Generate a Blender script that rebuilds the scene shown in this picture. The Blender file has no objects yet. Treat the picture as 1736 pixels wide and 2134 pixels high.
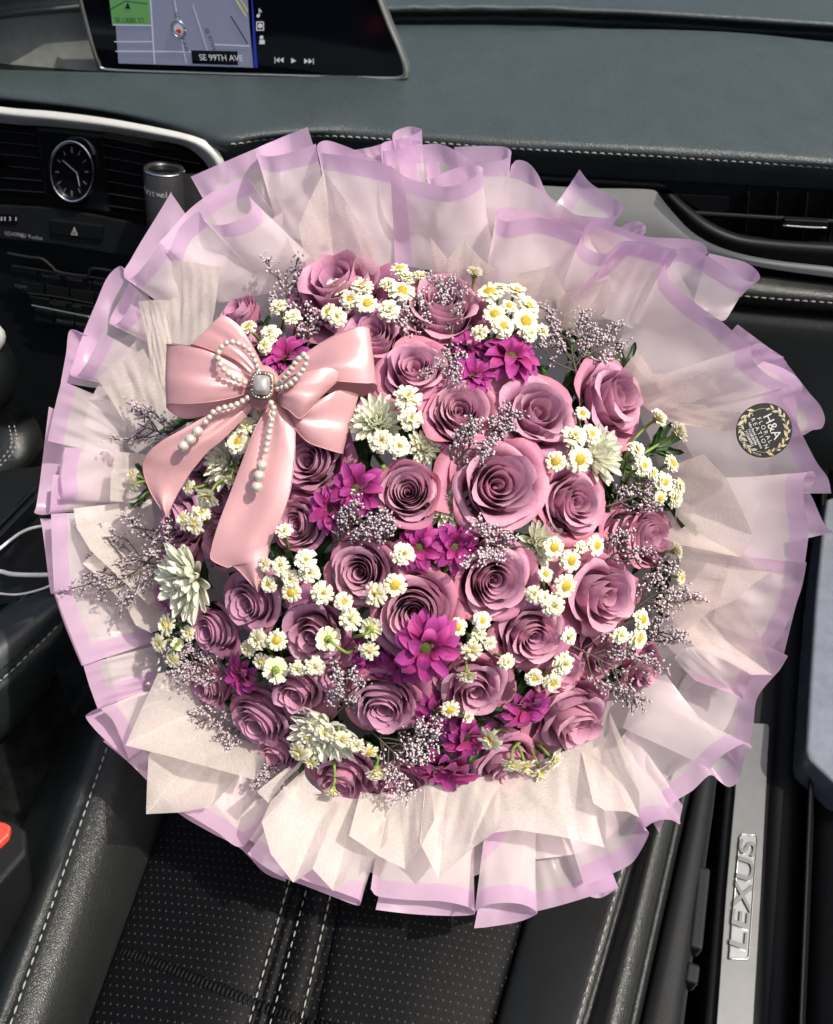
import bpy, math, random
import numpy as np
from mathutils import Vector, Matrix

# ------------------------------------------------------------------ scene, camera, light
sc = bpy.context.scene
COL = sc.collection
random.seed(7); RNG = np.random.default_rng(7)

PSI, TH = math.radians(8.5), math.radians(48.0)
CAM = np.array([0.0, 0.0, 0.82])
FH = np.array([-math.sin(PSI), math.cos(PSI), 0.0])
ZZ = np.array([0.0, 0.0, 1.0])
RT = np.array([math.cos(PSI), math.sin(PSI), 0.0])
FW = math.cos(TH) * FH - math.sin(TH) * ZZ
UP = math.sin(TH) * FH + math.cos(TH) * ZZ
NN = -FW
FPX = 1848.0

cam_data = bpy.data.cameras.new('camera')
cam = bpy.data.objects.new('camera', cam_data)
COL.objects.link(cam)
cam_data.sensor_fit = 'VERTICAL'
cam_data.angle = 2 * math.atan(1067.0 / FPX)
cam_data.clip_start, cam_data.clip_end = 0.02, 200.0
M = Matrix.Identity(4)
for i in range(3):
    M[i][0], M[i][1], M[i][2], M[i][3] = RT[i], UP[i], NN[i], CAM[i]
cam.matrix_world = M
cam_data.dof.use_dof = True
cam_data.dof.focus_distance = 0.635
cam_data.dof.aperture_fstop = 9.0
sc.camera = cam

SUN = np.array([0.50, -0.10, 0.86]); SUN = SUN / np.linalg.norm(SUN)
world = bpy.data.worlds.new('World'); sc.world = world; world.use_nodes = True
wn = world.node_tree
sky = wn.nodes.new('ShaderNodeTexSky'); sky.sky_type = 'NISHITA'; sky.sun_disc = False
sky.air_density = 1.0; sky.dust_density = 6.0; sky.ozone_density = 0.4
sky.sun_elevation = math.asin(SUN[2]); sky.sun_rotation = math.atan2(SUN[0], SUN[1])
wn.links.new(sky.outputs[0], wn.nodes['Background'].inputs[0])
wn.nodes['Background'].inputs[1].default_value = 0.135
sl = bpy.data.lights.new('sun', 'SUN'); sl.energy = 4.4; sl.angle = math.radians(0.6); sl.color = (1.0, 0.94, 0.85)
so = bpy.data.objects.new('sun', sl); COL.objects.link(so)
so.rotation_mode = 'QUATERNION'; so.rotation_quaternion = Vector(SUN).to_track_quat('Z', 'Y')
sc.view_settings.view_transform = 'Standard'; sc.view_settings.look = 'None'
sc.view_settings.exposure = 0.10; sc.view_settings.gamma = 1.0
sc.view_settings.use_curve_mapping = False
cy = sc.cycles
cy.max_bounces = 6; cy.diffuse_bounces = 3; cy.glossy_bounces = 2; cy.transmission_bounces = 4
cy.transparent_max_bounces = 9; cy.caustics_reflective = False; cy.caustics_refractive = False
cy.use_adaptive_sampling = True; cy.adaptive_threshold = 0.025; cy.use_denoising = True; cy.sample_clamp_indirect = 6.0

# ------------------------------------------------------------------ geometry helpers
def ray(px, py): return FW + (px - 868.0) / FPX * RT + (1067.0 - py) / FPX * UP
def P(px, py, d): return CAM + d * ray(px, py)
def atz(px, py, z):
    r = ray(px, py); return CAM + (z - CAM[2]) / r[2] * r
def aty(px, py, y):
    r = ray(px, py); return CAM + (y - CAM[1]) / r[1] * r
def atx(px, py, x):
    r = ray(px, py); return CAM + (x - CAM[0]) / r[0] * r
def atp(px, py, y0, k):                      # leaning face: y = y0 + k*(z-0.30)
    r = ray(px, py); return CAM + (y0 - 0.30 * k + k * CAM[2] - CAM[1]) / (r[1] - k * r[2]) * r
def norm(v): v = np.asarray(v, float); return v / (np.linalg.norm(v) + 1e-12)

def crom(pts, n):
    """Catmull-Rom through pts, n samples, roughly even in arc length."""
    p = np.asarray(pts, float)
    if len(p) == 2:
        t = np.linspace(0, 1, n)[:, None]; return p[0] * (1 - t) + p[1] * t
    e = np.vstack([2 * p[0] - p[1], p, 2 * p[-1] - p[-2]])
    out = []
    for i in range(1, len(e) - 2):
        t = np.linspace(0, 1, 24, endpoint=False)[:, None]
        a, b, c, d = e[i - 1], e[i], e[i + 1], e[i + 2]
        out.append(0.5 * (2 * b + (c - a) * t + (2 * a - 5 * b + 4 * c - d) * t * t + (3 * b - a - 3 * c + d) * t ** 3))
    out = np.vstack(out + [p[-1:]])
    s = np.r_[0, np.cumsum(np.linalg.norm(np.diff(out, axis=0), axis=1))]
    q = np.linspace(0, s[-1], n)
    return np.stack([np.interp(q, s, out[:, k]) for k in range(out.shape[1])], 1)

def mesh(name, v, f, uv=None, mat=None, smooth=True):
    me = bpy.data.meshes.new(name)
    me.from_pydata([tuple(map(float, x)) for x in v], [], [tuple(int(i) for i in x) for x in f])
    if uv is not None:
        l = me.uv_layers.new(name='UVMap')
        idx = np.empty(len(me.loops), dtype=np.int32); me.loops.foreach_get('vertex_index', idx)
        l.data.foreach_set('uv', np.asarray(uv, dtype=np.float32)[idx].ravel())
    if smooth: me.polygons.foreach_set('use_smooth', [True] * len(me.polygons))
    if mat is not None: me.materials.append(mat)
    me.update()
    return me

def link(name, me, parent=None, keep=True):
    o = bpy.data.objects.new(name, me); COL.objects.link(o)
    if parent is not None:
        o.parent = parent
        if keep: o.matrix_parent_inverse = parent.matrix_basis.inverted()
    return o

def thing(name, label, cat, loc=(0, 0, 0), group=None, kind=None):
    o = bpy.data.objects.new(name, None); COL.objects.link(o)
    o.empty_display_size = 0.02; o.matrix_basis = Matrix.Translation(Vector([float(x) for x in loc]))
    tag(o, label, cat, group, kind); return o

def tag(o, label=None, cat=None, group=None, kind=None):
    if label: o['label'] = label
    if cat: o['category'] = cat
    if group: o['group'] = group
    if kind: o['kind'] = kind
    return o

def grid(g, closed_u=False):
    """g: array (n, m, 3) -> verts, quads"""
    n, m = g.shape[:2]; v = g.reshape(-1, 3); f = []
    for i in range(n - 1):
        for j in range(m - 1 + (1 if closed_u else 0)):
            k = (j + 1) % m
            f.append((i * m + j, i * m + k, (i + 1) * m + k, (i + 1) * m + j))
    return v, f

def loft(rows, n=40, m=6):
    """rows: list of polylines (world pts). n samples along, m per gap across."""
    R = np.stack([crom(r, n) for r in rows])             # k,n,3
    cols = [crom(R[:, j], (len(rows) - 1) * m + 1) for j in range(n)]
    g = np.stack(cols, 1)
    uu = np.linspace(0, 1, g.shape[1]); vv = np.linspace(0, 1, g.shape[0])
    uv = np.stack(np.meshgrid(uu, vv), -1).reshape(-1, 2)
    v, f = grid(g); return v, f, uv

class MB:
    """collects shapes into one mesh"""
    def __init__(s): s.v = []; s.f = []; s.uv = []; s.n = 0
    def add(s, v, f, uv=None):
        v = np.asarray(v, float); s.v.append(v); s.f += [tuple(i + s.n for i in q) for q in f]
        s.uv.append(np.zeros((len(v), 2)) if uv is None else np.asarray(uv, float)); s.n += len(v); return s
    def tube(s, pts, r, k=6, cap=True, uvv=None):
        p = np.asarray(pts, float); n = len(p)
        r = np.full(n, r) if np.isscalar(r) else np.asarray(r, float)
        t = np.gradient(p, axis=0); t /= (np.linalg.norm(t, axis=1)[:, None] + 1e-12)
        a = np.array([0.31, 0.52, 0.79]); rows = []
        for i in range(n):
            b = norm(np.cross(t[i], a)); a2 = np.cross(b, t[i])
            ang = np.arange(k) * 2 * math.pi / k
            rows.append(p[i] + r[i] * (np.cos(ang)[:, None] * b + np.sin(ang)[:, None] * a2))
        v, f = grid(np.stack(rows), True)
        if cap: f = f + [tuple(range(k))[::-1], tuple(range((n - 1) * k, n * k))]
        uv = np.stack([np.tile(np.arange(k) / k, n), np.repeat(np.linspace(0, 1, n) if uvv is None else uvv, k)], 1)
        return s.add(v, f, uv)
    def box(s, c, ax, h):
        """centre, 3 axes, half sizes"""
        c = np.asarray(c, float); A = [norm(a) * b for a, b in zip(ax, h)]; v = []
        for x in (-1, 1):
            for y in (-1, 1):
                for z in (-1, 1): v.append(c + x * A[0] + y * A[1] + z * A[2])
        return s.add(v, [(0, 1, 3, 2), (4, 6, 7, 5), (0, 4, 5, 1), (2, 3, 7, 6), (0, 2, 6, 4), (1, 5, 7, 3)])
    def sphere(s, c, r, nu=12, nv=8, ax=None, scale=(1, 1, 1)):
        th = np.linspace(0, math.pi, nv + 1); ph = np.arange(nu) * 2 * math.pi / nu
        g = np.stack([np.outer(np.sin(th), np.cos(ph)), np.outer(np.sin(th), np.sin(ph)), np.outer(np.cos(th), np.ones(nu))], -1) * np.asarray(scale)
        if ax is not None: g = g @ np.stack([norm(a) for a in ax])
        v, f = grid(g * r + np.asarray(c), True); return s.add(v, f)
    def prism(s, poly, d):
        """poly: world polygon, d: extrusion vector"""
        p = np.asarray(poly, float); n = len(p); v = np.vstack([p, p + np.asarray(d)])
        f = [tuple(range(n))[::-1], tuple(range(n, 2 * n))] + [(i, (i + 1) % n, n + (i + 1) % n, n + i) for i in range(n)]
        return s.add(v, f)
    def me(s, name, mat=None, smooth=True):
        return mesh(name, np.vstack(s.v), s.f, np.vstack(s.uv), mat, smooth)
    def obj(s, name, mat=None, parent=None, smooth=True): return link(name, s.me(name, mat, smooth), parent)

def autosmooth(o, deg=35):
    me = o.data
    me.polygons.foreach_set('use_smooth', [True] * len(me.polygons))
    me.set_sharp_from_angle(angle=math.radians(deg)); return o

def bevel(o, w=0.001, seg=2):
    m = o.modifiers.new('bevel', 'BEVEL'); m.width = w; m.segments = seg; m.limit_method = 'ANGLE'; m.angle_limit = math.radians(40); return o

def stitches(pts, mat, parent, name='stitching', L=0.0052, gap=0.0022, r=0.00065, lift=(0, 0, 0.0008)):
    p = np.asarray(pts, float); s = np.r_[0, np.cumsum(np.linalg.norm(np.diff(p, axis=0), axis=1))]
    mb = MB(); q = 0.0; lift = np.asarray(lift)
    at = lambda x: np.array([np.interp(x, s, p[:, k]) for k in range(3)])
    while q + L < s[-1]:
        a, b = at(q), at(q + L); mid = (a + b) / 2 + lift
        mb.tube([a, a * .75 + b * .25 + lift, mid, a * .25 + b * .75 + lift, b], [r * .5, r, r * 1.15, r, r * .5], 5); q += L + gap
    o = mb.obj(name, mat, parent); o['kind'] = 'stuff'; return o

def text(body, size, org, xd, yd, mat, parent, name='lettering', ext=0.0, align='LEFT', shear=0.0, off=0.0, space=1.0):
    cu = bpy.data.curves.new(name, 'FONT'); cu.body = body; cu.size = size; cu.extrude = ext
    cu.align_x = align; cu.align_y = 'CENTER'; cu.shear = shear; cu.offset = off; cu.space_character = space
    cu.materials.append(mat)
    tmp = bpy.data.objects.new(name, cu); me = bpy.data.meshes.new_from_object(tmp)
    bpy.data.objects.remove(tmp); bpy.data.curves.remove(cu)
    x = norm(xd); z = norm(np.cross(x, yd)); y = np.cross(z, x)
    me.transform(Matrix(((x[0], y[0], z[0], org[0]), (x[1], y[1], z[1], org[1]), (x[2], y[2], z[2], org[2]), (0, 0, 0, 1))))
    if not me.materials: me.materials.append(mat)
    return link(name, me, parent)

# ------------------------------------------------------------------ materials
def newmat(name):
    m = bpy.data.materials.new(name); m.use_nodes = True
    nt = m.node_tree; return m, nt, nt.nodes['Principled BSDF'], nt.nodes['Material Output']
def nd(nt, t, **kw):
    n = nt.nodes.new(t)
    for k, v in kw.items(): setattr(n, k, v)
    return n
def setin(n, **kw):
    for k, v in kw.items(): n.inputs[k.replace('_', ' ')].default_value = v
def ramp(nt, fac, stops):
    r = nd(nt, 'ShaderNodeValToRGB'); e = r.color_ramp.elements
    while len(e) < len(stops): e.new(0.5)
    for a, (p, c) in zip(e, stops): a.position = p; a.color = (*c, 1) if len(c) == 3 else c
    nt.links.new(fac, r.inputs[0]); return r.outputs[0]
def mathn(nt, op, a, b=None, c=None):
    n = nd(nt, 'ShaderNodeMath', operation=op)
    for i, x in enumerate((a, b, c)):
        if x is None: continue
        if isinstance(x, (int, float)): n.inputs[i].default_value = x
        else: nt.links.new(x, n.inputs[i])
    return n.outputs[0]
def mixc(nt, fac, a, b, mode='MIX'):
    n = nd(nt, 'ShaderNodeMix', data_type='RGBA', blend_type=mode)
    for i, x in ((0, fac), (6, a), (7, b)):
        if isinstance(x, (int, float)): n.inputs[i].default_value = x
        elif isinstance(x, tuple): n.inputs[i].default_value = (*x, 1)
        else: nt.links.new(x, n.inputs[i])
    return n.outputs[2]
def coords(nt, kind='Object', scale=None):
    o = nd(nt, 'ShaderNodeTexCoord').outputs[kind]
    if scale is None: return o
    mp = nd(nt, 'ShaderNodeMapping'); mp.inputs['Scale'].default_value = scale
    nt.links.new(o, mp.inputs[0]); return mp.outputs[0]
def noise(nt, vec, scale, detail=3, rough=.55):
    n = nd(nt, 'ShaderNodeTexNoise'); setin(n, Scale=scale, Detail=detail, Roughness=rough)
    if vec is not None: nt.links.new(vec, n.inputs['Vector'])
    return n.outputs[0]
def bump(nt, b, h, strength, dist):
    n = nd(nt, 'ShaderNodeBump'); setin(n, Strength=strength, Distance=dist)
    nt.links.new(h, n.inputs['Height']); nt.links.new(n.outputs[0], b.inputs['Normal']); return n

def simple(name, col, rough=.5, metal=0., spec=.5, coat=0., bump_s=0, bump_d=.0002, var=.12, emit=None):
    m, nt, b, o = newmat(name)
    setin(b, Roughness=rough, Metallic=metal); b.inputs['Specular IOR Level'].default_value = spec
    b.inputs['Coat Weight'].default_value = coat
    c = coords(nt)
    f = noise(nt, c, 60)
    d = tuple(x * (1 - var) for x in col); e = tuple(min(1, x * (1 + var)) for x in col)
    nt.links.new(ramp(nt, f, [(.3, d), (.7, e)]), b.inputs['Base Color'])
    if bump_s: bump(nt, b, noise(nt, c, bump_s, 4), .6, bump_d)
    if emit:
        b.inputs['Emission Color'].default_value = (*emit[0], 1); b.inputs['Emission Strength'].default_value = emit[1]
    return m

def leather(name, col, rough=.42, scale=420, dist=.00045, spec=.5, perf=False):
    m, nt, b, o = newmat(name)
    setin(b, Roughness=rough); b.inputs['Specular IOR Level'].default_value = spec
    c = coords(nt)
    wob = nd(nt, 'ShaderNodeVectorMath', operation='MULTIPLY_ADD')
    n2 = nd(nt, 'ShaderNodeTexNoise'); setin(n2, Scale=scale * .35); nt.links.new(c, n2.inputs['Vector'])
    nt.links.new(n2.outputs[1], wob.inputs[0]); wob.inputs[1].default_value = (.004, .004, .004); nt.links.new(c, wob.inputs[2])
    vo = nd(nt, 'ShaderNodeTexVoronoi', feature='DISTANCE_TO_EDGE'); setin(vo, Scale=scale); nt.links.new(wob.outputs[0], vo.inputs['Vector'])
    h = ramp(nt, vo.outputs[0], [(0, (0, 0, 0)), (.22, (1, 1, 1))])
    big = noise(nt, c, 26, 4)
    base = ramp(nt, big, [(.3, tuple(x * .9 for x in col)), (.7, tuple(x * 1.1 for x in col))])
    rr = nd(nt, 'ShaderNodeMapRange'); nt.links.new(noise(nt, c, 90, 3), rr.inputs[0]); setin(rr, To_Min=rough - .07, To_Max=rough + .07)
    nt.links.new(rr.outputs[0], b.inputs['Roughness'])
    hh = mixc(nt, .35, h, noise(nt, c, scale * 2.2, 3))
    if perf:
        u = coords(nt, 'UV'); sp = nd(nt, 'ShaderNodeSeparateXYZ'); nt.links.new(u, sp.inputs[0])
        px, py = mathn(nt, 'MULTIPLY', sp.outputs[0], 1 / .0062), mathn(nt, 'MULTIPLY', sp.outputs[1], 1 / .0068)
        row = mathn(nt, 'MODULO', mathn(nt, 'FLOOR', py), 2.0)
        fx = mathn(nt, 'SUBTRACT', mathn(nt, 'FRACT', mathn(nt, 'ADD', px, mathn(nt, 'MULTIPLY', row, .5))), .5)
        fy = mathn(nt, 'SUBTRACT', mathn(nt, 'FRACT', py), .5)
        d = mathn(nt, 'SQRT', mathn(nt, 'ADD', mathn(nt, 'MULTIPLY', fx, fx), mathn(nt, 'MULTIPLY', fy, fy)))
        dot = ramp(nt, d, [(.09, (1, 1, 1)), (.15, (0, 0, 0))])
        base = mixc(nt, dot, base, (.034, .034, .032))  # paler dots: light caught on the hole rims, put into the colour
        hh = mixc(nt, dot, hh, (0, 0, 0))
    nt.links.new(base, b.inputs['Base Color'])
    bump(nt, b, hh, .75, dist)
    return m

def petalmat(name, stops, trans=.28, rough=.55, vein=46, var=.06, spot=None, tipstop=None, bumpd=.0004):
    """thin petal: colour along the petal (UV v), veins, light coming through"""
    m, nt, b, out = newmat(name)
    setin(b, Roughness=rough); b.inputs['Specular IOR Level'].default_value = .25
    b.inputs['Sheen Weight'].default_value = .15
    uv = coords(nt, 'UV'); sp = nd(nt, 'ShaderNodeSeparateXYZ'); nt.links.new(uv, sp.inputs[0])
    ob = coords(nt, 'Object')
    wv = mathn(nt, 'ADD', sp.outputs[1], mathn(nt, 'MULTIPLY', mathn(nt, 'SUBTRACT', noise(nt, ob, 3.0, 3), .5), .35))
    col = ramp(nt, wv, stops)
    vn = nd(nt, 'ShaderNodeMapping'); vn.inputs['Scale'].default_value = (vein, 3, 1); nt.links.new(uv, vn.inputs[0])
    vf = noise(nt, vn.outputs[0], 1.0, 3)
    col = mixc(nt, .20, col, ramp(nt, vf, [(.3, (.30, .30, .30)), (.7, (.72, .72, .72))]), 'OVERLAY')
    oi = nd(nt, 'ShaderNodeObjectInfo')
    hs = nd(nt, 'ShaderNodeHueSaturation'); nt.links.new(col, hs.inputs['Color'])
    nt.links.new(mathn(nt, 'ADD', .5 - var * .35, mathn(nt, 'MULTIPLY', oi.outputs['Random'], var * .7)), hs.inputs['Hue'])
    nt.links.new(mathn(nt, 'ADD', 1 - var * 2, mathn(nt, 'MULTIPLY', oi.outputs['Random'], var * 4)), hs.inputs['Value'])
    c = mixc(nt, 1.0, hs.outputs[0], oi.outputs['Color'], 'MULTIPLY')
    if spot:
        sf = ramp(nt, noise(nt, ob, 7.0, 4, .7), [(.60, (0, 0, 0)), (.72, (1, 1, 1))])
        c = mixc(nt, mathn(nt, 'MULTIPLY', sf, .35), c, spot)
    nt.links.new(c, b.inputs['Base Color'])
    bump(nt, b, vf, .5, bumpd)
    tr = nd(nt, 'ShaderNodeBsdfTranslucent'); nt.links.new(c, tr.inputs[0])
    mx = nd(nt, 'ShaderNodeMixShader'); mx.inputs[0].default_value = trans
    nt.links.new(b.outputs[0], mx.inputs[1]); nt.links.new(tr.outputs[0], mx.inputs[2]); nt.links.new(mx.outputs[0], out.inputs[0])
    return m

def film():
    """frosted wrapping film: UV = (metres from a printed side edge, metres from the rim); orchid band near an edge"""
    m, nt, b, out = newmat('frosted_film')
    uv = coords(nt, 'UV'); sp = nd(nt, 'ShaderNodeSeparateXYZ'); nt.links.new(uv, sp.inputs[0])
    d = mathn(nt, 'MINIMUM', sp.outputs[0], sp.outputs[1])
    mr = nd(nt, 'ShaderNodeMapRange'); nt.links.new(d, mr.inputs[0]); setin(mr, From_Min=.0132, From_Max=.0136, To_Min=1.0, To_Max=0.0); band = mr.outputs[0]
    ob = coords(nt, 'Object'); n = noise(nt, ob, 9, 3)
    clear = ramp(nt, n, [(.3, (.89, .79, .81)), (.7, (.94, .865, .875))])
    orchid = ramp(nt, n, [(.3, (.80, .55, .765)), (.7, (.85, .625, .815))])
    col = mixc(nt, band, clear, orchid)
    nt.links.new(col, b.inputs['Base Color']); setin(b, Roughness=.27); b.inputs['Specular IOR Level'].default_value = .5
    bump(nt, b, noise(nt, ob, 38, 3), .35, .0022)
    tr = nd(nt, 'ShaderNodeBsdfTranslucent'); nt.links.new(col, tr.inputs[0])
    m1 = nd(nt, 'ShaderNodeMixShader'); m1.inputs[0].default_value = .56
    nt.links.new(b.outputs[0], m1.inputs[1]); nt.links.new(tr.outputs[0], m1.inputs[2])
    tp = nd(nt, 'ShaderNodeBsdfTransparent')
    m2 = nd(nt, 'ShaderNodeMixShader')
    nt.links.new(mathn(nt, 'SUBTRACT', .27, mathn(nt, 'MULTIPLY', band, .14)), m2.inputs[0])
    nt.links.new(m1.outputs[0], m2.inputs[1]); nt.links.new(tp.outputs[0], m2.inputs[2]); nt.links.new(m2.outputs[0], out.inputs[0])
    return m

def tissue(name='fibre_tissue', lo=(.82, .73, .70), hi=(.88, .81, .775), tp0=.40, tp1=.20):
    m, nt, b, out = newmat(name)
    mp = nd(nt, 'ShaderNodeMapping'); mp.inputs['Scale'].default_value = (12, 80, 1); mp.inputs['Rotation'].default_value = (0, 0, .25)
    nt.links.new(coords(nt, 'UV'), mp.inputs[0])
    n2 = nd(nt, 'ShaderNodeTexNoise'); setin(n2, Scale=1.0, Detail=2.5, Roughness=.6, Distortion=5.0); nt.links.new(mp.outputs[0], n2.inputs['Vector'])
    mp2 = nd(nt, 'ShaderNodeMapping'); mp2.inputs['Scale'].default_value = (10, 60, 1); mp2.inputs['Rotation'].default_value = (0, 0, -.45)
    nt.links.new(coords(nt, 'UV'), mp2.inputs[0])
    n3 = nd(nt, 'ShaderNodeTexNoise'); setin(n3, Scale=1.0, Detail=2.5, Roughness=.6, Distortion=7.0); nt.links.new(mp2.outputs[0], n3.inputs['Vector'])
    fib = mixc(nt, .5, n2.outputs[0], n3.outputs[0])
    col = ramp(nt, fib, [(.34, lo), (.62, hi)])
    nt.links.new(col, b.inputs['Base Color']); setin(b, Roughness=.45); b.inputs['Specular IOR Level'].default_value = .45
    bump(nt, b, fib, .6, .0004)
    tr = nd(nt, 'ShaderNodeBsdfTranslucent'); nt.links.new(col, tr.inputs[0])
    m1 = nd(nt, 'ShaderNodeMixShader'); m1.inputs[0].default_value = .46
    nt.links.new(b.outputs[0], m1.inputs[1]); nt.links.new(tr.outputs[0], m1.inputs[2])
    tp = nd(nt, 'ShaderNodeBsdfTransparent'); m2 = nd(nt, 'ShaderNodeMixShader')
    nt.links.new(ramp(nt, fib, [(.34, (tp0,) * 3), (.62, (tp1,) * 3)]), m2.inputs[0])
    nt.links.new(m1.outputs[0], m2.inputs[1]); nt.links.new(tp.outputs[0], m2.inputs[2]); nt.links.new(m2.outputs[0], out.inputs[0])
    return m

def satin():
    m, nt, b, out = newmat('pink_satin')
    uv = coords(nt, 'UV')
    n = noise(nt, coords(nt), 40, 3)
    col = ramp(nt, n, [(.3, (.69, .375, .395)), (.7, (.74, .42, .435))])
    sm = nd(nt, 'ShaderNodeMapping'); sm.inputs['Scale'].default_value = (2200, 500, 1); nt.links.new(uv, sm.inputs[0])
    col = mixc(nt, .12, col, ramp(nt, noise(nt, sm.outputs[0], 1.0, 2), [(.3, (.30, .30, .30)), (.7, (.70, .70, .70))]), 'OVERLAY')
    nt.links.new(col, b.inputs['Base Color'])
    tg = nd(nt, 'ShaderNodeTangent', direction_type='UV_MAP'); nt.links.new(tg.outputs[0], b.inputs['Tangent'])
    setin(b, Roughness=.30, Metallic=.26); b.inputs['Specular IOR Level'].default_value = .8
    b.inputs['Anisotropic'].default_value = .85; b.inputs['Sheen Weight'].default_value = .12; b.inputs['Sheen Roughness'].default_value = .35
    b.inputs['Specular Tint'].default_value = (1, .82, .78, 1)
    mp = nd(nt, 'ShaderNodeMapping'); mp.inputs['Scale'].default_value = (1, 1, 1); mp.inputs['Rotation'].default_value = (0, 0, .6); nt.links.new(uv, mp.inputs[0])
    w = nd(nt, 'ShaderNodeTexWave', bands_direction='X'); setin(w, Scale=560.0, Distortion=.6); nt.links.new(mp.outputs[0], w.inputs['Vector'])
    w2 = nd(nt, 'ShaderNodeTexWave', bands_direction='Y'); setin(w2, Scale=430.0, Distortion=.6); nt.links.new(mp.outputs[0], w2.inputs['Vector'])
    st_ = nd(nt, 'ShaderNodeMapping'); st_.inputs['Scale'].default_value = (1300, 60, 1); nt.links.new(uv, st_.inputs[0])
    bump(nt, b, mixc(nt, .55, mixc(nt, .5, w.outputs[0], w2.outputs[0]), noise(nt, st_.outputs[0], 1.0, 3)), .5, .00030)
    tr = nd(nt, 'ShaderNodeBsdfTranslucent'); nt.links.new(col, tr.inputs[0])
    mx = nd(nt, 'ShaderNodeMixShader'); mx.inputs[0].default_value = .14
    nt.links.new(b.outputs[0], mx.inputs[1]); nt.links.new(tr.outputs[0], mx.inputs[2]); nt.links.new(mx.outputs[0], out.inputs[0])
    return m

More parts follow.
